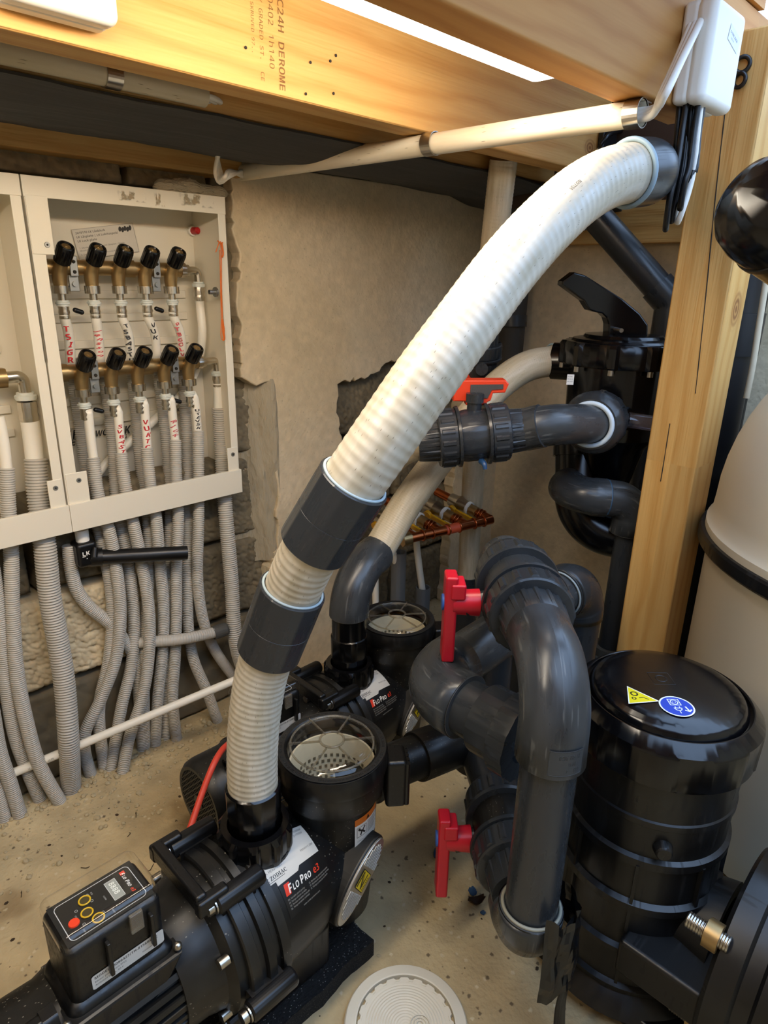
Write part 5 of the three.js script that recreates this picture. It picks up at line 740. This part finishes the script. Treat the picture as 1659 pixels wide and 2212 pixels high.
// ---- ball valve with the orange lever, elbow into the filter valve, short white hose
{
  const c = V(0.912, 0.697, -0.684), e = V(1.055, 0.720, -0.545), d = V(0.72, 0.12, 0.68).normalize(), u = V(1.135, 0.708, -0.575), pd = V(1.285, 0.708, -0.612).sub(u).normalize();
  const t = ballValve('grey ball valve with an orange lever and grey grip inlay', c, d, UPV, { s: 0.92, mat: M.pvcPlain, nutMat: M.pvcPlain });
  const k = 1.15 / FOCAL, H = [[-42, 4], [-40, -26], [-12, -26], [-12, -34], [28, -34], [28, -28], [36, -24], [40, -8], [66, -6], [72, 10], [66, 16], [-36, 14]].map(([x, y]) => [x * k, y * k]);
  const h = new THREE.ExtrudeGeometry(shapeOf(H), { depth: 0.026, bevelEnabled: true, bevelSize: 0.002, bevelThickness: 0.003, bevelSegments: 2 }).translate(0, 0, -0.013).rotateY(-Math.PI / 4 + 0.02); const hp = at(1021, 836, 1.15); h.translate(hp.x, hp.y, hp.z); const hm = put(t, 'lever_handle', h, M.orangeRed, 'orange-red lever handle');
  const I = [[-8, 8], [-8, -20], [30, -20], [38, -2], [62, 0], [62, 10]].map(([x, y]) => [x * k, y * k]); const ig = new THREE.ExtrudeGeometry(shapeOf(I), { depth: 0.002, bevelEnabled: false }).translate(0, 0, 0.0158).rotateY(-Math.PI / 4 + 0.02).translate(hp.x, hp.y, hp.z); put(hm, 'grip_inlay', ig, std({ color: 0x4a4846, roughness: 0.8, bumpMap: rep(T.fine, 40), bumpScale: 0.0006 }), 'ribbed grey grip inlay');
  put(t, 'blue_glue_drip', sweep(spline([at(1040, 996, 1.14), at(1046, 1003, 1.13), at(1048, 1014, 1.13)], 0.002), s => 0.006 - 0.12 * s, 10), std({ color: 0x24466e, roughness: 0.4 }), 'dried blue glue drip');
  const pe = thing('connecting_elbow', 'shiny grey elbow between the orange-levered valve and the filter valve', 'pipe', V(e.x, 0.68, e.z)); const s = c.clone().addScaledVector(d, 0.092);
  const M2 = M.pvc; put(pe, 'elbow', sweep(route([s, at(1180, 918, 1.13), u.clone().addScaledVector(pd, -0.02)], 0.05, 0.003), 0.0352, 48), M2); putAt(pe, 'socket_end', rev([[0.025, 0], [0.0372, 0], [0.0372, 0.03], [0.025, 0.03]], 44), M2, s, at(1180, 918, 1.13).sub(s)); putAt(pe, 'white_glue', torus(0.0385, 0.0045, 48, 10), std({ color: 0xc4d2dc, roughness: 0.5 }), u.clone().addScaledVector(pd, -0.031), pd, 'thick white glue bead');
  const s2 = c.clone().addScaledVector(d, -0.085); const hz = thing('flexible_hose', 'short white hose entering the orange-levered valve', 'hose', s2.clone()); put(hz, 'hose_length', ribbed([s2.clone().addScaledVector(d, 0.02), s2, at(905, 958, 1.17), at(865, 978, 1.20), at(815, 1035, 1.30), at(780, 1080, 1.40), onZ(775, 1100, -1.185)], 0.0262, 0.005, 0.02, 36, 0.0018), M.hoseOld);
  single('thin_black_cable', 'thin black cable stretched under the short white hose', 'cable', sweep(spline([at(840, 1003, 1.25), at(880, 992, 1.22), at(960, 985, 1.28), at(1010, 960, 1.40)], 0.006), 0.0032, 10), M.blackSatin);
}
// ---- upright white hose in the corner with its own valve
{
  const a = at(1088, 345, 1.21), w = at(1036, 790, 1.42), b = at(1010, 1250, 1.70), d = a.clone().sub(w).normalize();
  const t = thing('flexible_hose', 'upright white hose in the room corner', 'hose', V(b.x, 0, b.z)); put(t, 'hose_length', ribbed([w.clone().addScaledVector(d, 0.075), w.clone().lerp(a, 0.5), a], 0.0255, 0.0065, 0.02, 36, 0.002), M.hoseOld); const db = b.clone().sub(w).normalize(); put(t, 'floor_socket', pipeGeo(b.clone().addScaledVector(db, -0.01), V(b.x, 0, b.z), 0.03), M.pvcDark); put(t, 'hose_length', ribbed([w.clone().addScaledVector(db, 0.075), w.clone().lerp(b, 0.5), b], 0.0255, 0.0065, 0.02, 36, 0.002), M.hoseOld);
  const v = ballValve('dark corner valve on the upright hose behind the big hose', w, d, V(-0.75, 0, 0.66), { s: 0.78 }); const lh = new THREE.ExtrudeGeometry(shapeOf([[-0.075, -0.012], [0.02, -0.012], [0.03, 0.0], [0.02, 0.014], [-0.07, 0.012]]), { depth: 0.02, bevelEnabled: true, bevelSize: 0.002, bevelThickness: 0.002, bevelSegments: 2 }).rotateX(-0.2).rotateY(-0.6); const lp = at(985, 826, 1.42); lh.translate(lp.x, lp.y, lp.z); put(v, 'lever_handle', lh, M.orangeRed, 'orange-red lever handle');
  const c2 = thing('wall_pipe', 'dark grey pipe standing in the corner behind the upright hose', 'pipe', V(1.60, 0, -1.09)); put(c2, 'pipe', pipeGeo(V(1.60, 0.72, -1.09), V(1.62, 1.14, -1.10), 0.036), std({ color: 0x3a352e, roughness: 0.7 })); put(c2, 'clamp', pipeGeo(V(1.602, 0.83, -1.09), V(1.603, 0.86, -1.092), 0.04), M.pvcDark);
}
// ---- grey return bends between the filter valve and the post
{
  const L = V(1.15, 0.556, -0.600), Rr = V(1.232, 0.548, -0.522), t = thing('return_bend', 'short grey pipe with two bends half hidden by the post', 'pipe', V(Rr.x, 0.2, Rr.z)); const d = Rr.clone().sub(L).normalize();
  elbow(t, 'elbow', L, d, V(0.62, 0.05, -0.78), M.pvc, { r: 0.0378, L: 0.058, R: 0.045 }); elbow(t, 'elbow', Rr, d.clone().negate(), V(0, -1, 0), M.pvc, { r: 0.0372, L: 0.068, R: 0.04 }); bead(t, L.clone().addScaledVector(d, 0.056), d, 0.036, 0x33506a, 0.0022);
  tube(t, 'drop_pipe', V(Rr.x, 0.50, Rr.z), V(Rr.x - 0.005, 0.19, Rr.z), M.pvcDark, 0.025); putAt(t, 'threaded_union', rev([[0.02, 0], [0.042, 0], [0.044, 0.006], [0.044, 0.016], [0.034, 0.022], [0.034, 0.04], [0.02, 0.04]], 40), std({ color: 0x4a463d, roughness: 0.8 }), V(Rr.x - 0.005, 0.185, Rr.z), UPV); tube(t, 'base_pipe', V(Rr.x - 0.005, 0, Rr.z), V(Rr.x - 0.005, 0.19, Rr.z), M.black, 0.04);
  const dA = at(1283, 462, 1.46), dB = at(1452, 655, 1.46), dd = dB.clone().sub(dA).normalize(), t2 = thing('vent_pipe', 'black pipe slanting down behind the post from the ledger board', 'pipe', dB.clone()); tube(t2, 'slanting_pipe', dA.clone().addScaledVector(dd, -0.08), dB, M.pvcDark, 0.0315); put(t2, 'collar', pipeGeo(dA.clone().addScaledVector(dd, -0.012), dA.clone().addScaledVector(dd, 0.012), 0.036), M.pvcDark); put(t2, 'tee', sweep(route([dA.clone().lerp(dB, 0.8), dB, dB.clone().add(V(0, -0.12, 0))], 0.03, 0.004), 0.036, 36), M.pvcDark); tube(t2, 'drop_pipe', dB, dB.clone().setY(0.45), M.pvcDark, 0.0315);
  const t3 = thing('wall_panel', 'dark plywood panel behind the top of the big hose', 'panel', V(1.345, 1.1, -0.68)); put(t3, 'panel', box(1.34, 1.352, 1.10, 1.335, -0.98, -0.52, 0.001), std({ color: 0x3d2f26, roughness: 0.8 })); 
  const jb = onZ(1303, 318, -0.700), jt = thing('switch_box', 'flat black box screwed to the end of the bright joist', 'box', jb.clone()); put(jt, 'box', new RoundedBoxGeometry(0.05, 0.055, 0.012, 3, 0.003).translate(jb.x + 0.005, jb.y, -0.696), M.blackSatin); putAt(jt, 'screw', new THREE.CylinderGeometry(0.004, 0.004, 0.003, 14), M.steel, onZ(1292, 325, -0.689), V(0, 0, 1)); put(jt, 'lead', sweep(spline([onZ(1297, 312, -0.688), onZ(1310, 296, -0.682), onZ(1330, 285, -0.69), onZ(1358, 284, -0.72)], 0.003), 0.004, 10), M.blackSatin);
}
// ---- copper manifold with yellow levers, grey sleeves and white tails below
{
  const a = at(884, 1163, 1.43), b = at(1062, 1122, 1.52), t = thing('copper_manifold', 'copper pipe manifold with four yellow-levered valves at the wall niche', 'manifold', a.clone().lerp(b, 0.5)), d = b.clone().sub(a).normalize(), r = 0.0105;
  put(t, 'copper_bar', pipeGeo(a, b, r, 24), M.copper); putAt(t, 'plug_hex', hexBolt(0.016, 0.02), M.brass, a.clone().addScaledVector(d, -0.008), d); const bd = V(-0.05, 0.2, -1).normalize();
  [0.06, 0.36, 0.68, 0.985].forEach((k, i) => {
    const p = a.clone().lerp(b, k), e = p.clone().addScaledVector(bd, 0.16); put(t, 'branch', pipeGeo(p, e, r, 20), M.copper); for (const s of [0.022, 0.03]) putAt(t, 'press_ring', torus(r + 0.0012, 0.002, 24, 8), M.copper, p.clone().addScaledVector(bd, s), bd); for (const s of (i === 3 ? [-0.02] : [-0.02, 0.02])) putAt(t, 'press_ring', torus(r + 0.0012, 0.002, 24, 8), M.copper, p.clone().addScaledVector(d, s), d);
    putAt(t, 'brass_adapter', hexBolt(0.0145, 0.02), M.brass, p.clone().addScaledVector(bd, 0.048), bd); putAt(t, 'white_seal', new THREE.CylinderGeometry(0.0165, 0.0165, 0.007, 22), M.whitePlastic, p.clone().addScaledVector(bd, 0.062), bd); const vb = putAt(t, 'valve_body', rev([[0.006, -0.026], [0.015, -0.026], [0.0155, -0.012], [0.019, 0], [0.0155, 0.012], [0.015, 0.026], [0.006, 0.026]], 26), M.steel, p.clone().addScaledVector(bd, 0.09), bd);
    const hd0 = V(-0.75, -0.35, 0.25), hd = hd0.addScaledVector(bd, -hd0.dot(bd)).normalize(), hc = p.clone().addScaledVector(bd, 0.09).addScaledVector(hd, 0.027), ld = bd.clone().negate().addScaledVector(hd, bd.dot(hd)).normalize(), sd = hd.clone().cross(ld), m4 = new THREE.Matrix4().makeBasis(ld, sd, hd).setPosition(hc); const lv = new THREE.Mesh(mergeGeometries([new THREE.CylinderGeometry(0.011, 0.011, 0.008, 22).rotateX(Math.PI / 2).toNonIndexed(), new RoundedBoxGeometry(0.068, 0.014, 0.006, 3, 0.0025).translate(0.032, 0, -0.001)]), M.yellow); lv.name = 'lever_handle'; lv.userData.label = 'yellow lever'; lv.applyMatrix4(m4); t.updateMatrixWorld(true); t.attach(lv);
  });
  put(t, 'orange_tape', pipeGeo(a.clone().lerp(b, 0.42), a.clone().lerp(b, 0.6), 0.0112, 20), std({ color: 0xc8502c, roughness: 0.5 }), 'orange label tape');
  for (const [x0, y0, x1, y1, z, rr, lab] of [[862, 1192, 862, 1300, -1.06, 0.019, 'wide grey sleeve standing below the copper manifold'], [914, 1268, 914, 1320, -1.02, 0.019, 'short grey sleeve beside the wide sleeve'], [795, 1215, 795, 1300, -1.12, 0.016, 'grey sleeve nearest the grey bend of the rear pump']]) { const p = onZ(x0, y0, z), s = single('pipe_sleeve', lab, 'pipe', rev([[rr * 0.86, p.y - 0.01], [rr * 0.86, p.y], [rr, p.y], [rr, 0]], 28).translate(p.x, 0, p.z), std({ color: 0x6a6b6b, roughness: 0.6 })); }
  for (const [P, lab] of [[[[898, 1130], [898, 1155], [905, 1220], [913, 1280]], 'thin white pipe rising from the short grey sleeve'], [[[846, 1170], [848, 1190], [855, 1215]], 'thin white pipe entering the wide grey sleeve'], [[[812, 1205], [811, 1260], [812, 1330], [814, 1420]], 'thin white pipe beside the rear pump bend']]) { const z = P[0][0] === 898 ? -1.02 : P[0][0] === 812 ? -1.08 : -1.06; single('thin_pipe', lab, 'pipe', sweep(spline(P.map(([x, y]) => onZ(x, y, z)), 0.006), 0.0085, 16), M.pex); }
}
// ================================================================ sand filter tank
{
  const C = V(1.312, 0, -0.04), t = thing('filter_tank', 'large beige filter tank with a black clamp band beside the post', 'tank', C);
  const prof = [[0, 0], [0.30, 0], [0.335, 0.03], [0.343, 0.10], [0.343, 0.50], [0.346, 0.515], [0.352, 0.53], [0.352, 0.565], [0.345, 0.575]]; for (let k = 0; k <= 14; k++) { const a = k / 14 * Math.PI / 2; prof.push([0.343 * Math.cos(a) ** 0.75, 0.60 + 0.32 * Math.sin(a)]); }
  put(t, 'tank_shell', rev(prof, 96).translate(C.x, 0, C.z), M.beige); put(t, 'clamp_band', rev([[0.345, 0.528], [0.358, 0.528], [0.361, 0.532], [0.361, 0.549], [0.358, 0.553], [0.345, 0.553]], 96).translate(C.x, 0, C.z), M.blackSatin, 'black clamp band');
  const R = rng(12), L = []; for (let k = 0; k < 90; k++) { const a = Math.PI + (R() * 1.0 - 0.15), r = 0.3565 + R() * 0.003; L.push(new THREE.BoxGeometry(0.001 + 0.006 * R() * R(), 0.0008, 0.0012).rotateY(R() * 6).translate(C.x + r * Math.cos(a), 0.5538, C.z + r * Math.sin(-a))); } const dd = put(t, 'debris_crumbs', mergeGeometries(L), M.dark); dd.userData.kind = 'stuff';
}
// ================================================================ big strainer pump
{
  const C = V(0.782, 0, -0.250), t = thing('strainer_pump', 'large glossy black strainer pump with warning stickers on its round lid', 'pump', C); const mv = g => g.translate(C.x, 0, C.z);
  put(t, 'pot', mv(rev([[0, 0.02], [0.125, 0.02], [0.128, 0.024], [0.122, 0.034], [0.106, 0.05], [0.110, 0.052], [0.111, 0.060], [0.105, 0.064], [0.1035, 0.115], [0.1085, 0.117], [0.1095, 0.126], [0.1035, 0.130], [0.102, 0.190], [0.1075, 0.192], [0.1085, 0.204], [0.102, 0.208], [0.1005, 0.262], [0.1065, 0.265], [0.1065, 0.276], [0.101, 0.279], [0.1025, 0.325], [0.1045, 0.327], [0.1045, 0.335], [0.1025, 0.337], [0.104, 0.395], [0, 0.40]], 96)), M.blackSatin);
  for (let k = 0; k < 8; k++) { const a = k / 8 * Math.PI * 2 + 0.35; put(t, 'seam_rib', mv(new THREE.BoxGeometry(0.004, 0.225, 0.006).translate(0, 0.155, 0.1045).rotateY(a)), M.blackSatin); }
  putAt(t, 'drain_plug', rev([[0, 0.012], [0.008, 0.012], [0.010, 0.010], [0.012, 0]], 22), M.blackSatin, V(C.x - 0.085, 0.30, C.z + 0.056), V(-0.83, 0, 0.55));
  const lid = put(t, 'lid_ring', mv(rev([[0.10, 0.392], [0.112, 0.392], [0.1145, 0.394], [0.1160, 0.438], [0.1150, 0.4425], [0.1125, 0.4455], [0.1020, 0.4555], [0.1005, 0.4555], [0.0995, 0.4545], [0.0985, 0.449]], 8 * 24, (a, j) => j >= 2 && j <= 3 ? 1 - 0.013 * step(0.2, 0.28, Math.cos(a * 8 + 0.6)) : 1)), M.black, 'glossy ring with recessed grips');
  put(lid, 'lid_dome', mv(rev([[0.0985, 0.449], [0.0965, 0.4495], [0.0955, 0.4530], [0.0935, 0.4580], [0.0895, 0.4625], [0.0835, 0.4655], [0.070, 0.4677], [0.035, 0.4689], [0, 0.4692]], 96)), M.black);
  const flat = (px, py) => { const p = onY(px, py, 0.4688); return p; };
  { const p = flat(1377, 1500), q = flat(1462, 1526); // warning triangle and blue disc lie flat on the lid
    const yaw0 = Math.atan2(CR.z, CR.x); const tri = new THREE.PlaneGeometry(0.041, 0.036).rotateX(-Math.PI / 2).rotateY(-yaw0 + 0.12).translate(p.x, 0.4692, p.z); put(lid, 'warning_sticker', tri, std({ transparent: true, roughness: 0.35, map: canvasTex(256, 224, (g, w, h) => { g.clearRect(0, 0, w, h); g.fillStyle = '#f2efdc'; g.beginPath(); g.moveTo(96, 0); g.lineTo(256, 216); g.lineTo(0, 224); g.fill(); g.fillStyle = '#e2cf10'; g.beginPath(); g.moveTo(97, 14); g.lineTo(236, 208); g.lineTo(14, 214); g.fill(); g.strokeStyle = '#23210c'; g.fillStyle = '#23210c'; g.lineWidth = 12; g.beginPath(); g.arc(104, 104, 24, 0, 7); g.stroke(); g.lineWidth = 8; g.beginPath(); g.arc(76, 160, 14, 0, 7); g.stroke(); g.beginPath(); g.moveTo(116, 160); g.lineTo(150, 156); g.lineTo(184, 186); g.stroke(); }) }), 'yellow triangular warning sticker');
    const disc = new THREE.CircleGeometry(0.0205, 40).rotateX(-Math.PI / 2).rotateY(-yaw0).translate(q.x, 0.4691, q.z); put(lid, 'instruction_sticker', disc, std({ roughness: 0.35, map: canvasTex(256, 256, (g, w, h) => { g.fillStyle = '#e8ecf4'; g.fillRect(0, 0, w, h); g.fillStyle = '#1d3fae'; g.beginPath(); g.arc(128, 128, 116, 0, 7); g.fill(); g.strokeStyle = '#e8ecf4'; g.fillStyle = '#e8ecf4'; g.lineWidth = 7; g.strokeRect(88, 40, 80, 72); g.beginPath(); g.arc(128, 76, 27, 0, 7); g.stroke(); g.beginPath(); g.arc(118, 76, 5, 0, 7); g.arc(138, 76, 5, 0, 7); g.fill(); g.beginPath(); g.moveTo(96, 150); g.lineTo(160, 150); g.moveTo(112, 150); g.lineTo(112, 130); g.moveTo(144, 150); g.lineTo(144, 130); g.stroke(); g.beginPath(); g.arc(128, 154, 26, 0, Math.PI); g.stroke(); g.beginPath(); g.moveTo(128, 180); g.lineTo(128, 214); g.stroke(); g.lineWidth = 12; g.beginPath(); g.moveTo(190, 130); g.lineTo(200, 186); g.moveTo(170, 176); g.lineTo(200, 190); g.lineTo(224, 168); g.stroke(); }) }), 'blue round pull-the-plug sticker');
    const eb = new THREE.Mesh(); const m = flat(1428, 1466); put(lid, 'moulded_mark', mergeGeometries([torus(0.007, 0.0007, 28, 6).toNonIndexed(), new THREE.TorusGeometry(0.019, 0.0005, 4, 4).rotateZ(Math.PI / 4).rotateX(Math.PI / 2).toNonIndexed()]).rotateY(-yaw0).translate(m.x, 0.4689, m.z), M.blackSatin, 'small moulded mark'); }
  // neck, flange, ribbed volute ring, studs with nuts
  const Z = V(0, 0, 1), az = g => g.rotateX(Math.PI / 2), F = V(C.x, 0.145, 0);
  put(t, 'neck', az(rev([[0.06, -0.22], [0.062, -0.16], [0.07, -0.125], [0.05, -0.125]], 40)).translate(F.x, F.y, 0), M.blackSatin); put(t, 'bracket_arm', box(C.x - 0.115, C.x - 0.02, 0.10, 0.155, -0.215, -0.11, 0.006), M.blackSatin);
  put(t, 'flange', az(rev([[0.04, -0.112], [0.126, -0.112], [0.131, -0.107], [0.131, -0.082], [0.127, -0.078], [0.127, -0.062], [0.133, -0.058], [0.133, -0.030], [0.128, -0.026], [0.128, -0.010], [0.134, -0.006], [0.134, 0.03], [0.08, 0.05], [0.08, 0.22], [0, 0.22]], 72)).translate(F.x, F.y, 0), M.blackSatin);
  for (const [px, py] of [[1522, 2008], [1484, 2190]]) { const p = onZ(px, py, -0.128); const s = put(t, 'stud', sweep(spline([V(p.x, p.y, -0.148), V(p.x, p.y, -0.10)], 0.0007), u => 0.0100 - 0.0009 * (0.5 + 0.5 * Math.cos(u / 0.003 * 6.283)), 20), M.steel, 'threaded stud'); put(s, 'nut', az(hexBolt(0.0178, 0.016)).translate(p.x, p.y, -0.118), M.brass, 'brass nut'); }
  put(t, 'pump_foot', box(C.x - 0.1, C.x + 0.1, 0, 0.03, -0.34, 0.15, 0.004), M.blackSatin);
}
// ================================================================ things beside the post
{
  const a = at(1672, 462, 0.66), b = at(1840, 585, 0.70), d = b.clone().sub(a).normalize(), t = thing('blower_housing', 'glossy black domed housing hanging in front of the post', 'housing', a.clone()); putAt(t, 'dome', rev([[0, -0.052], [0.02, -0.049], [0.036, -0.040], [0.047, -0.026], [0.052, -0.008], [0.053, 0.012], [0.053, 0.12], [0, 0.12]], 56), M.black, a, d); putAt(t, 'rim', rev([[0.052, 0.012], [0.0545, 0.013], [0.0545, 0.018], [0.052, 0.019]], 56), M.blackSatin, a, d); put(t, 'hanger', box(b.x - 0.012, b.x + 0.012, b.y, 1.34, b.z - 0.004, b.z + 0.004, 0.001), M.galv);
  const hk = onX(1600, 160, 1.1665); const ho = thing('cord_hook', 'black cord knot hanging on the post beside the junction box', 'cord', hk.clone()); put(ho, 'loop', new THREE.TorusGeometry(0.010, 0.0030, 10, 26).rotateY(-1.4).translate(hk.x, hk.y + 0.012, hk.z), M.blackSatin); put(ho, 'loop', new THREE.TorusGeometry(0.009, 0.0030, 10, 26).rotateY(-1.75).translate(hk.x - 0.001, hk.y - 0.008, hk.z), M.blackSatin);
  const p = thing('stand_pipe', 'black pipe standing between the post and the beige tank', 'pipe', V(1.45, 0, -0.47)); put(p, 'pipe', pipeGeo(V(1.46, 0, -0.47), V(1.46, 1.2, -0.47), 0.045), std({ color: 0x0e1016, roughness: 0.35 })); put(p, 'collar', pipeGeo(V(1.46, 0.82, -0.47), V(1.46, 0.9, -0.47), 0.052), std({ color: 0x0e1016, roughness: 0.35 })); put(p, 'pipe', pipeGeo(V(1.58, 0, -0.50), V(1.58, 1.2, -0.50), 0.045), std({ color: 0x0e1016, roughness: 0.4 }));
  single('cream_cable', 'cream cable running upright beside the black pipe', 'cable', sweep(spline([onX(1612, 860, 1.36), onX(1626, 790, 1.36), onX(1640, 700, 1.36), onX(1656, 600, 1.36)], 0.01), 0.0055, 12), std({ color: 0xcdbfa4, roughness: 0.5 }));
}
// ================================================================ floor drain
{
  const C = V(0.469, 0, -0.398), t = thing('floor_drain', 'round cream floor drain cover with a notched rim', 'drain', C); const mv = g => g.translate(C.x, 0, C.z), m = std({ color: 0xd8d0bd, roughness: 0.5 });
  put(t, 'rim', mv(rev([[0.083, -0.01], [0.083, 0.006], [0.081, 0.0085], [0.068, 0.0095], [0.0665, 0.0085], [0.0665, -0.004], [0.060, -0.004]], 96)), m);
  const g = rev([[0, 0.004], ...Array.from({ length: 30 }, (_, k) => [0.0018 + k * 0.0019, 0.004 + (k % 2) * 0.0007]), [0.0595, 0.005], [0.0625, 0.006], [0.0648, 0.006], [0.0655, 0.004], [0.0655, -0.004]], 160, (a, j) => j >= 32 ? (Math.cos(a * 20) > 0.35 ? 0.957 : 1) : 1); put(t, 'grate_disc', mv(g), m, 'cream disc with fine raised rings'); put(t, 'sump', mv(new THREE.CylinderGeometry(0.066, 0.066, 0.002, 48).translate(0, -0.003, 0)), M.dark);
  put(t, 'centre_rings', mergeGeometries([0.005, 0.009, 0.013].map(r => torus(r, 0.0007, 40, 6))).translate(C.x + 0.014, 0.0062, C.z + 0.013), m);
}
// ================================================================ litter on the floor
{
  const R = rng(77);
  function leaf(name, label, cat, px, py, w, h, color, curl) { const p = onY(px, py, 0.002), g = new THREE.PlaneGeometry(w, h, 14, 10), q = g.attributes.position; for (let i = 0; i < q.count; i++) { const u = q.getX(i) / w * 2, v = q.getY(i) / h * 2, e = 1 - 0.35 * fbm(u * 3 + px, v * 3, 3, 0, 4), k = Math.sqrt(Math.max(0, 1 - u * u * 0.9)); q.setXYZ(i, q.getX(i) * e, q.getY(i) * k * e, curl * (u * u + 0.6 * v * v) * (0.5 + fbm(u * 2 + py, v * 2, 3, 0, 8))); } g.computeVertexNormals(); const b = mergeGeometries([g.clone().toNonIndexed(), g.clone().translate(0, 0, 0.0008).toNonIndexed()]); b.rotateX(-Math.PI / 2).rotateY(R() * 6).translate(p.x, 0.0015, p.z); return single(name, label, cat, b, std({ color, roughness: 0.8, side: THREE.DoubleSide })); }
  leaf('dry_leaf', 'curled dark brown leaf on the floor by the lower red lever', 'leaf', 1028, 1952, 0.034, 0.018, 0x3a2415, 0.012); leaf('dry_leaf', 'orange-brown leaf between the sleeved pipes', 'leaf', 200, 1632, 0.034, 0.028, 0x8a4a22, 0.02);
  leaf('paint_flake', 'larger blue paint flake beside the dark leaf', 'flake', 1021, 1926, 0.020, 0.016, 0x2d4d6e, 0.001); leaf('paint_flake', 'small blue paint flake below the dark leaf', 'flake', 1043, 1972, 0.010, 0.010, 0x2b4763, 0.001); leaf('paint_flake', 'torn blue paint flake behind the lower red lever', 'flake', 942, 1848, 0.024, 0.012, 0x2a4a6c, 0.004); leaf('paint_flake', 'blue paint flake under the wide elbow', 'flake', 1098, 1478, 0.016, 0.010, 0x35506c, 0.002);
  const L = [], D = [];
  for (let k = 0; k < 900; k++) { const x = lerp(0.1, 0.8, R()), z = -1.17 + 0.20 * R() ** 2.2, s = 0.0012 + 0.0058 * R() ** 3; const g = new THREE.IcosahedronGeometry(s, 0); g.scale(1, 0.6 + 0.3 * R(), 1).rotateY(R() * 6).translate(x, s * 0.3, z); L.push(g); }
  for (let k = 0; k < 260; k++) { const x = lerp(0.1, 1.1, R()), z = lerp(-1.1, -0.2, R()), s = 0.0007 + 0.0022 * R() ** 2; const g = new THREE.IcosahedronGeometry(s, 0); g.scale(1.4, 0.5, 1).rotateY(R() * 6).translate(x, s * 0.3, z); (R() > 0.5 ? L : D).push(g); }
  for (let k = 0; k < 26; k++) { const c = V(lerp(0.15, 0.5, R()), 0.0015, lerp(-1.02, -0.78, R())); D.push(sweep(spline([c, c.clone().add(V(0.01 * (R() - 0.5), 0.001, 0.01 * (R() - 0.5))), c.clone().add(V(0.03 * (R() - 0.5), 0, 0.03 * (R() - 0.5)))], 0.004), 0.0006, 5).toNonIndexed()); }
  const nz = g => { g = g.index ? g.toNonIndexed() : g; return g; };
  const a = single('rubble', 'crumbled concrete rubble scattered along the foot of the pipes', 'rubble', mergeGeometries(L.map(nz)), std({ color: 0xb3a381, roughness: 0.95 })); a.userData.kind = 'stuff'; const b = single('litter', 'dark crumbs and twigs scattered over the concrete floor', 'debris', mergeGeometries(D.map(nz)), std({ color: 0x3a2c1b, roughness: 0.95 })); b.userData.kind = 'stuff';
}
scene.traverse(o => { if (o.isMesh) { o.castShadow = true; o.receiveShadow = true; } });
renderer.render(scene, camera);
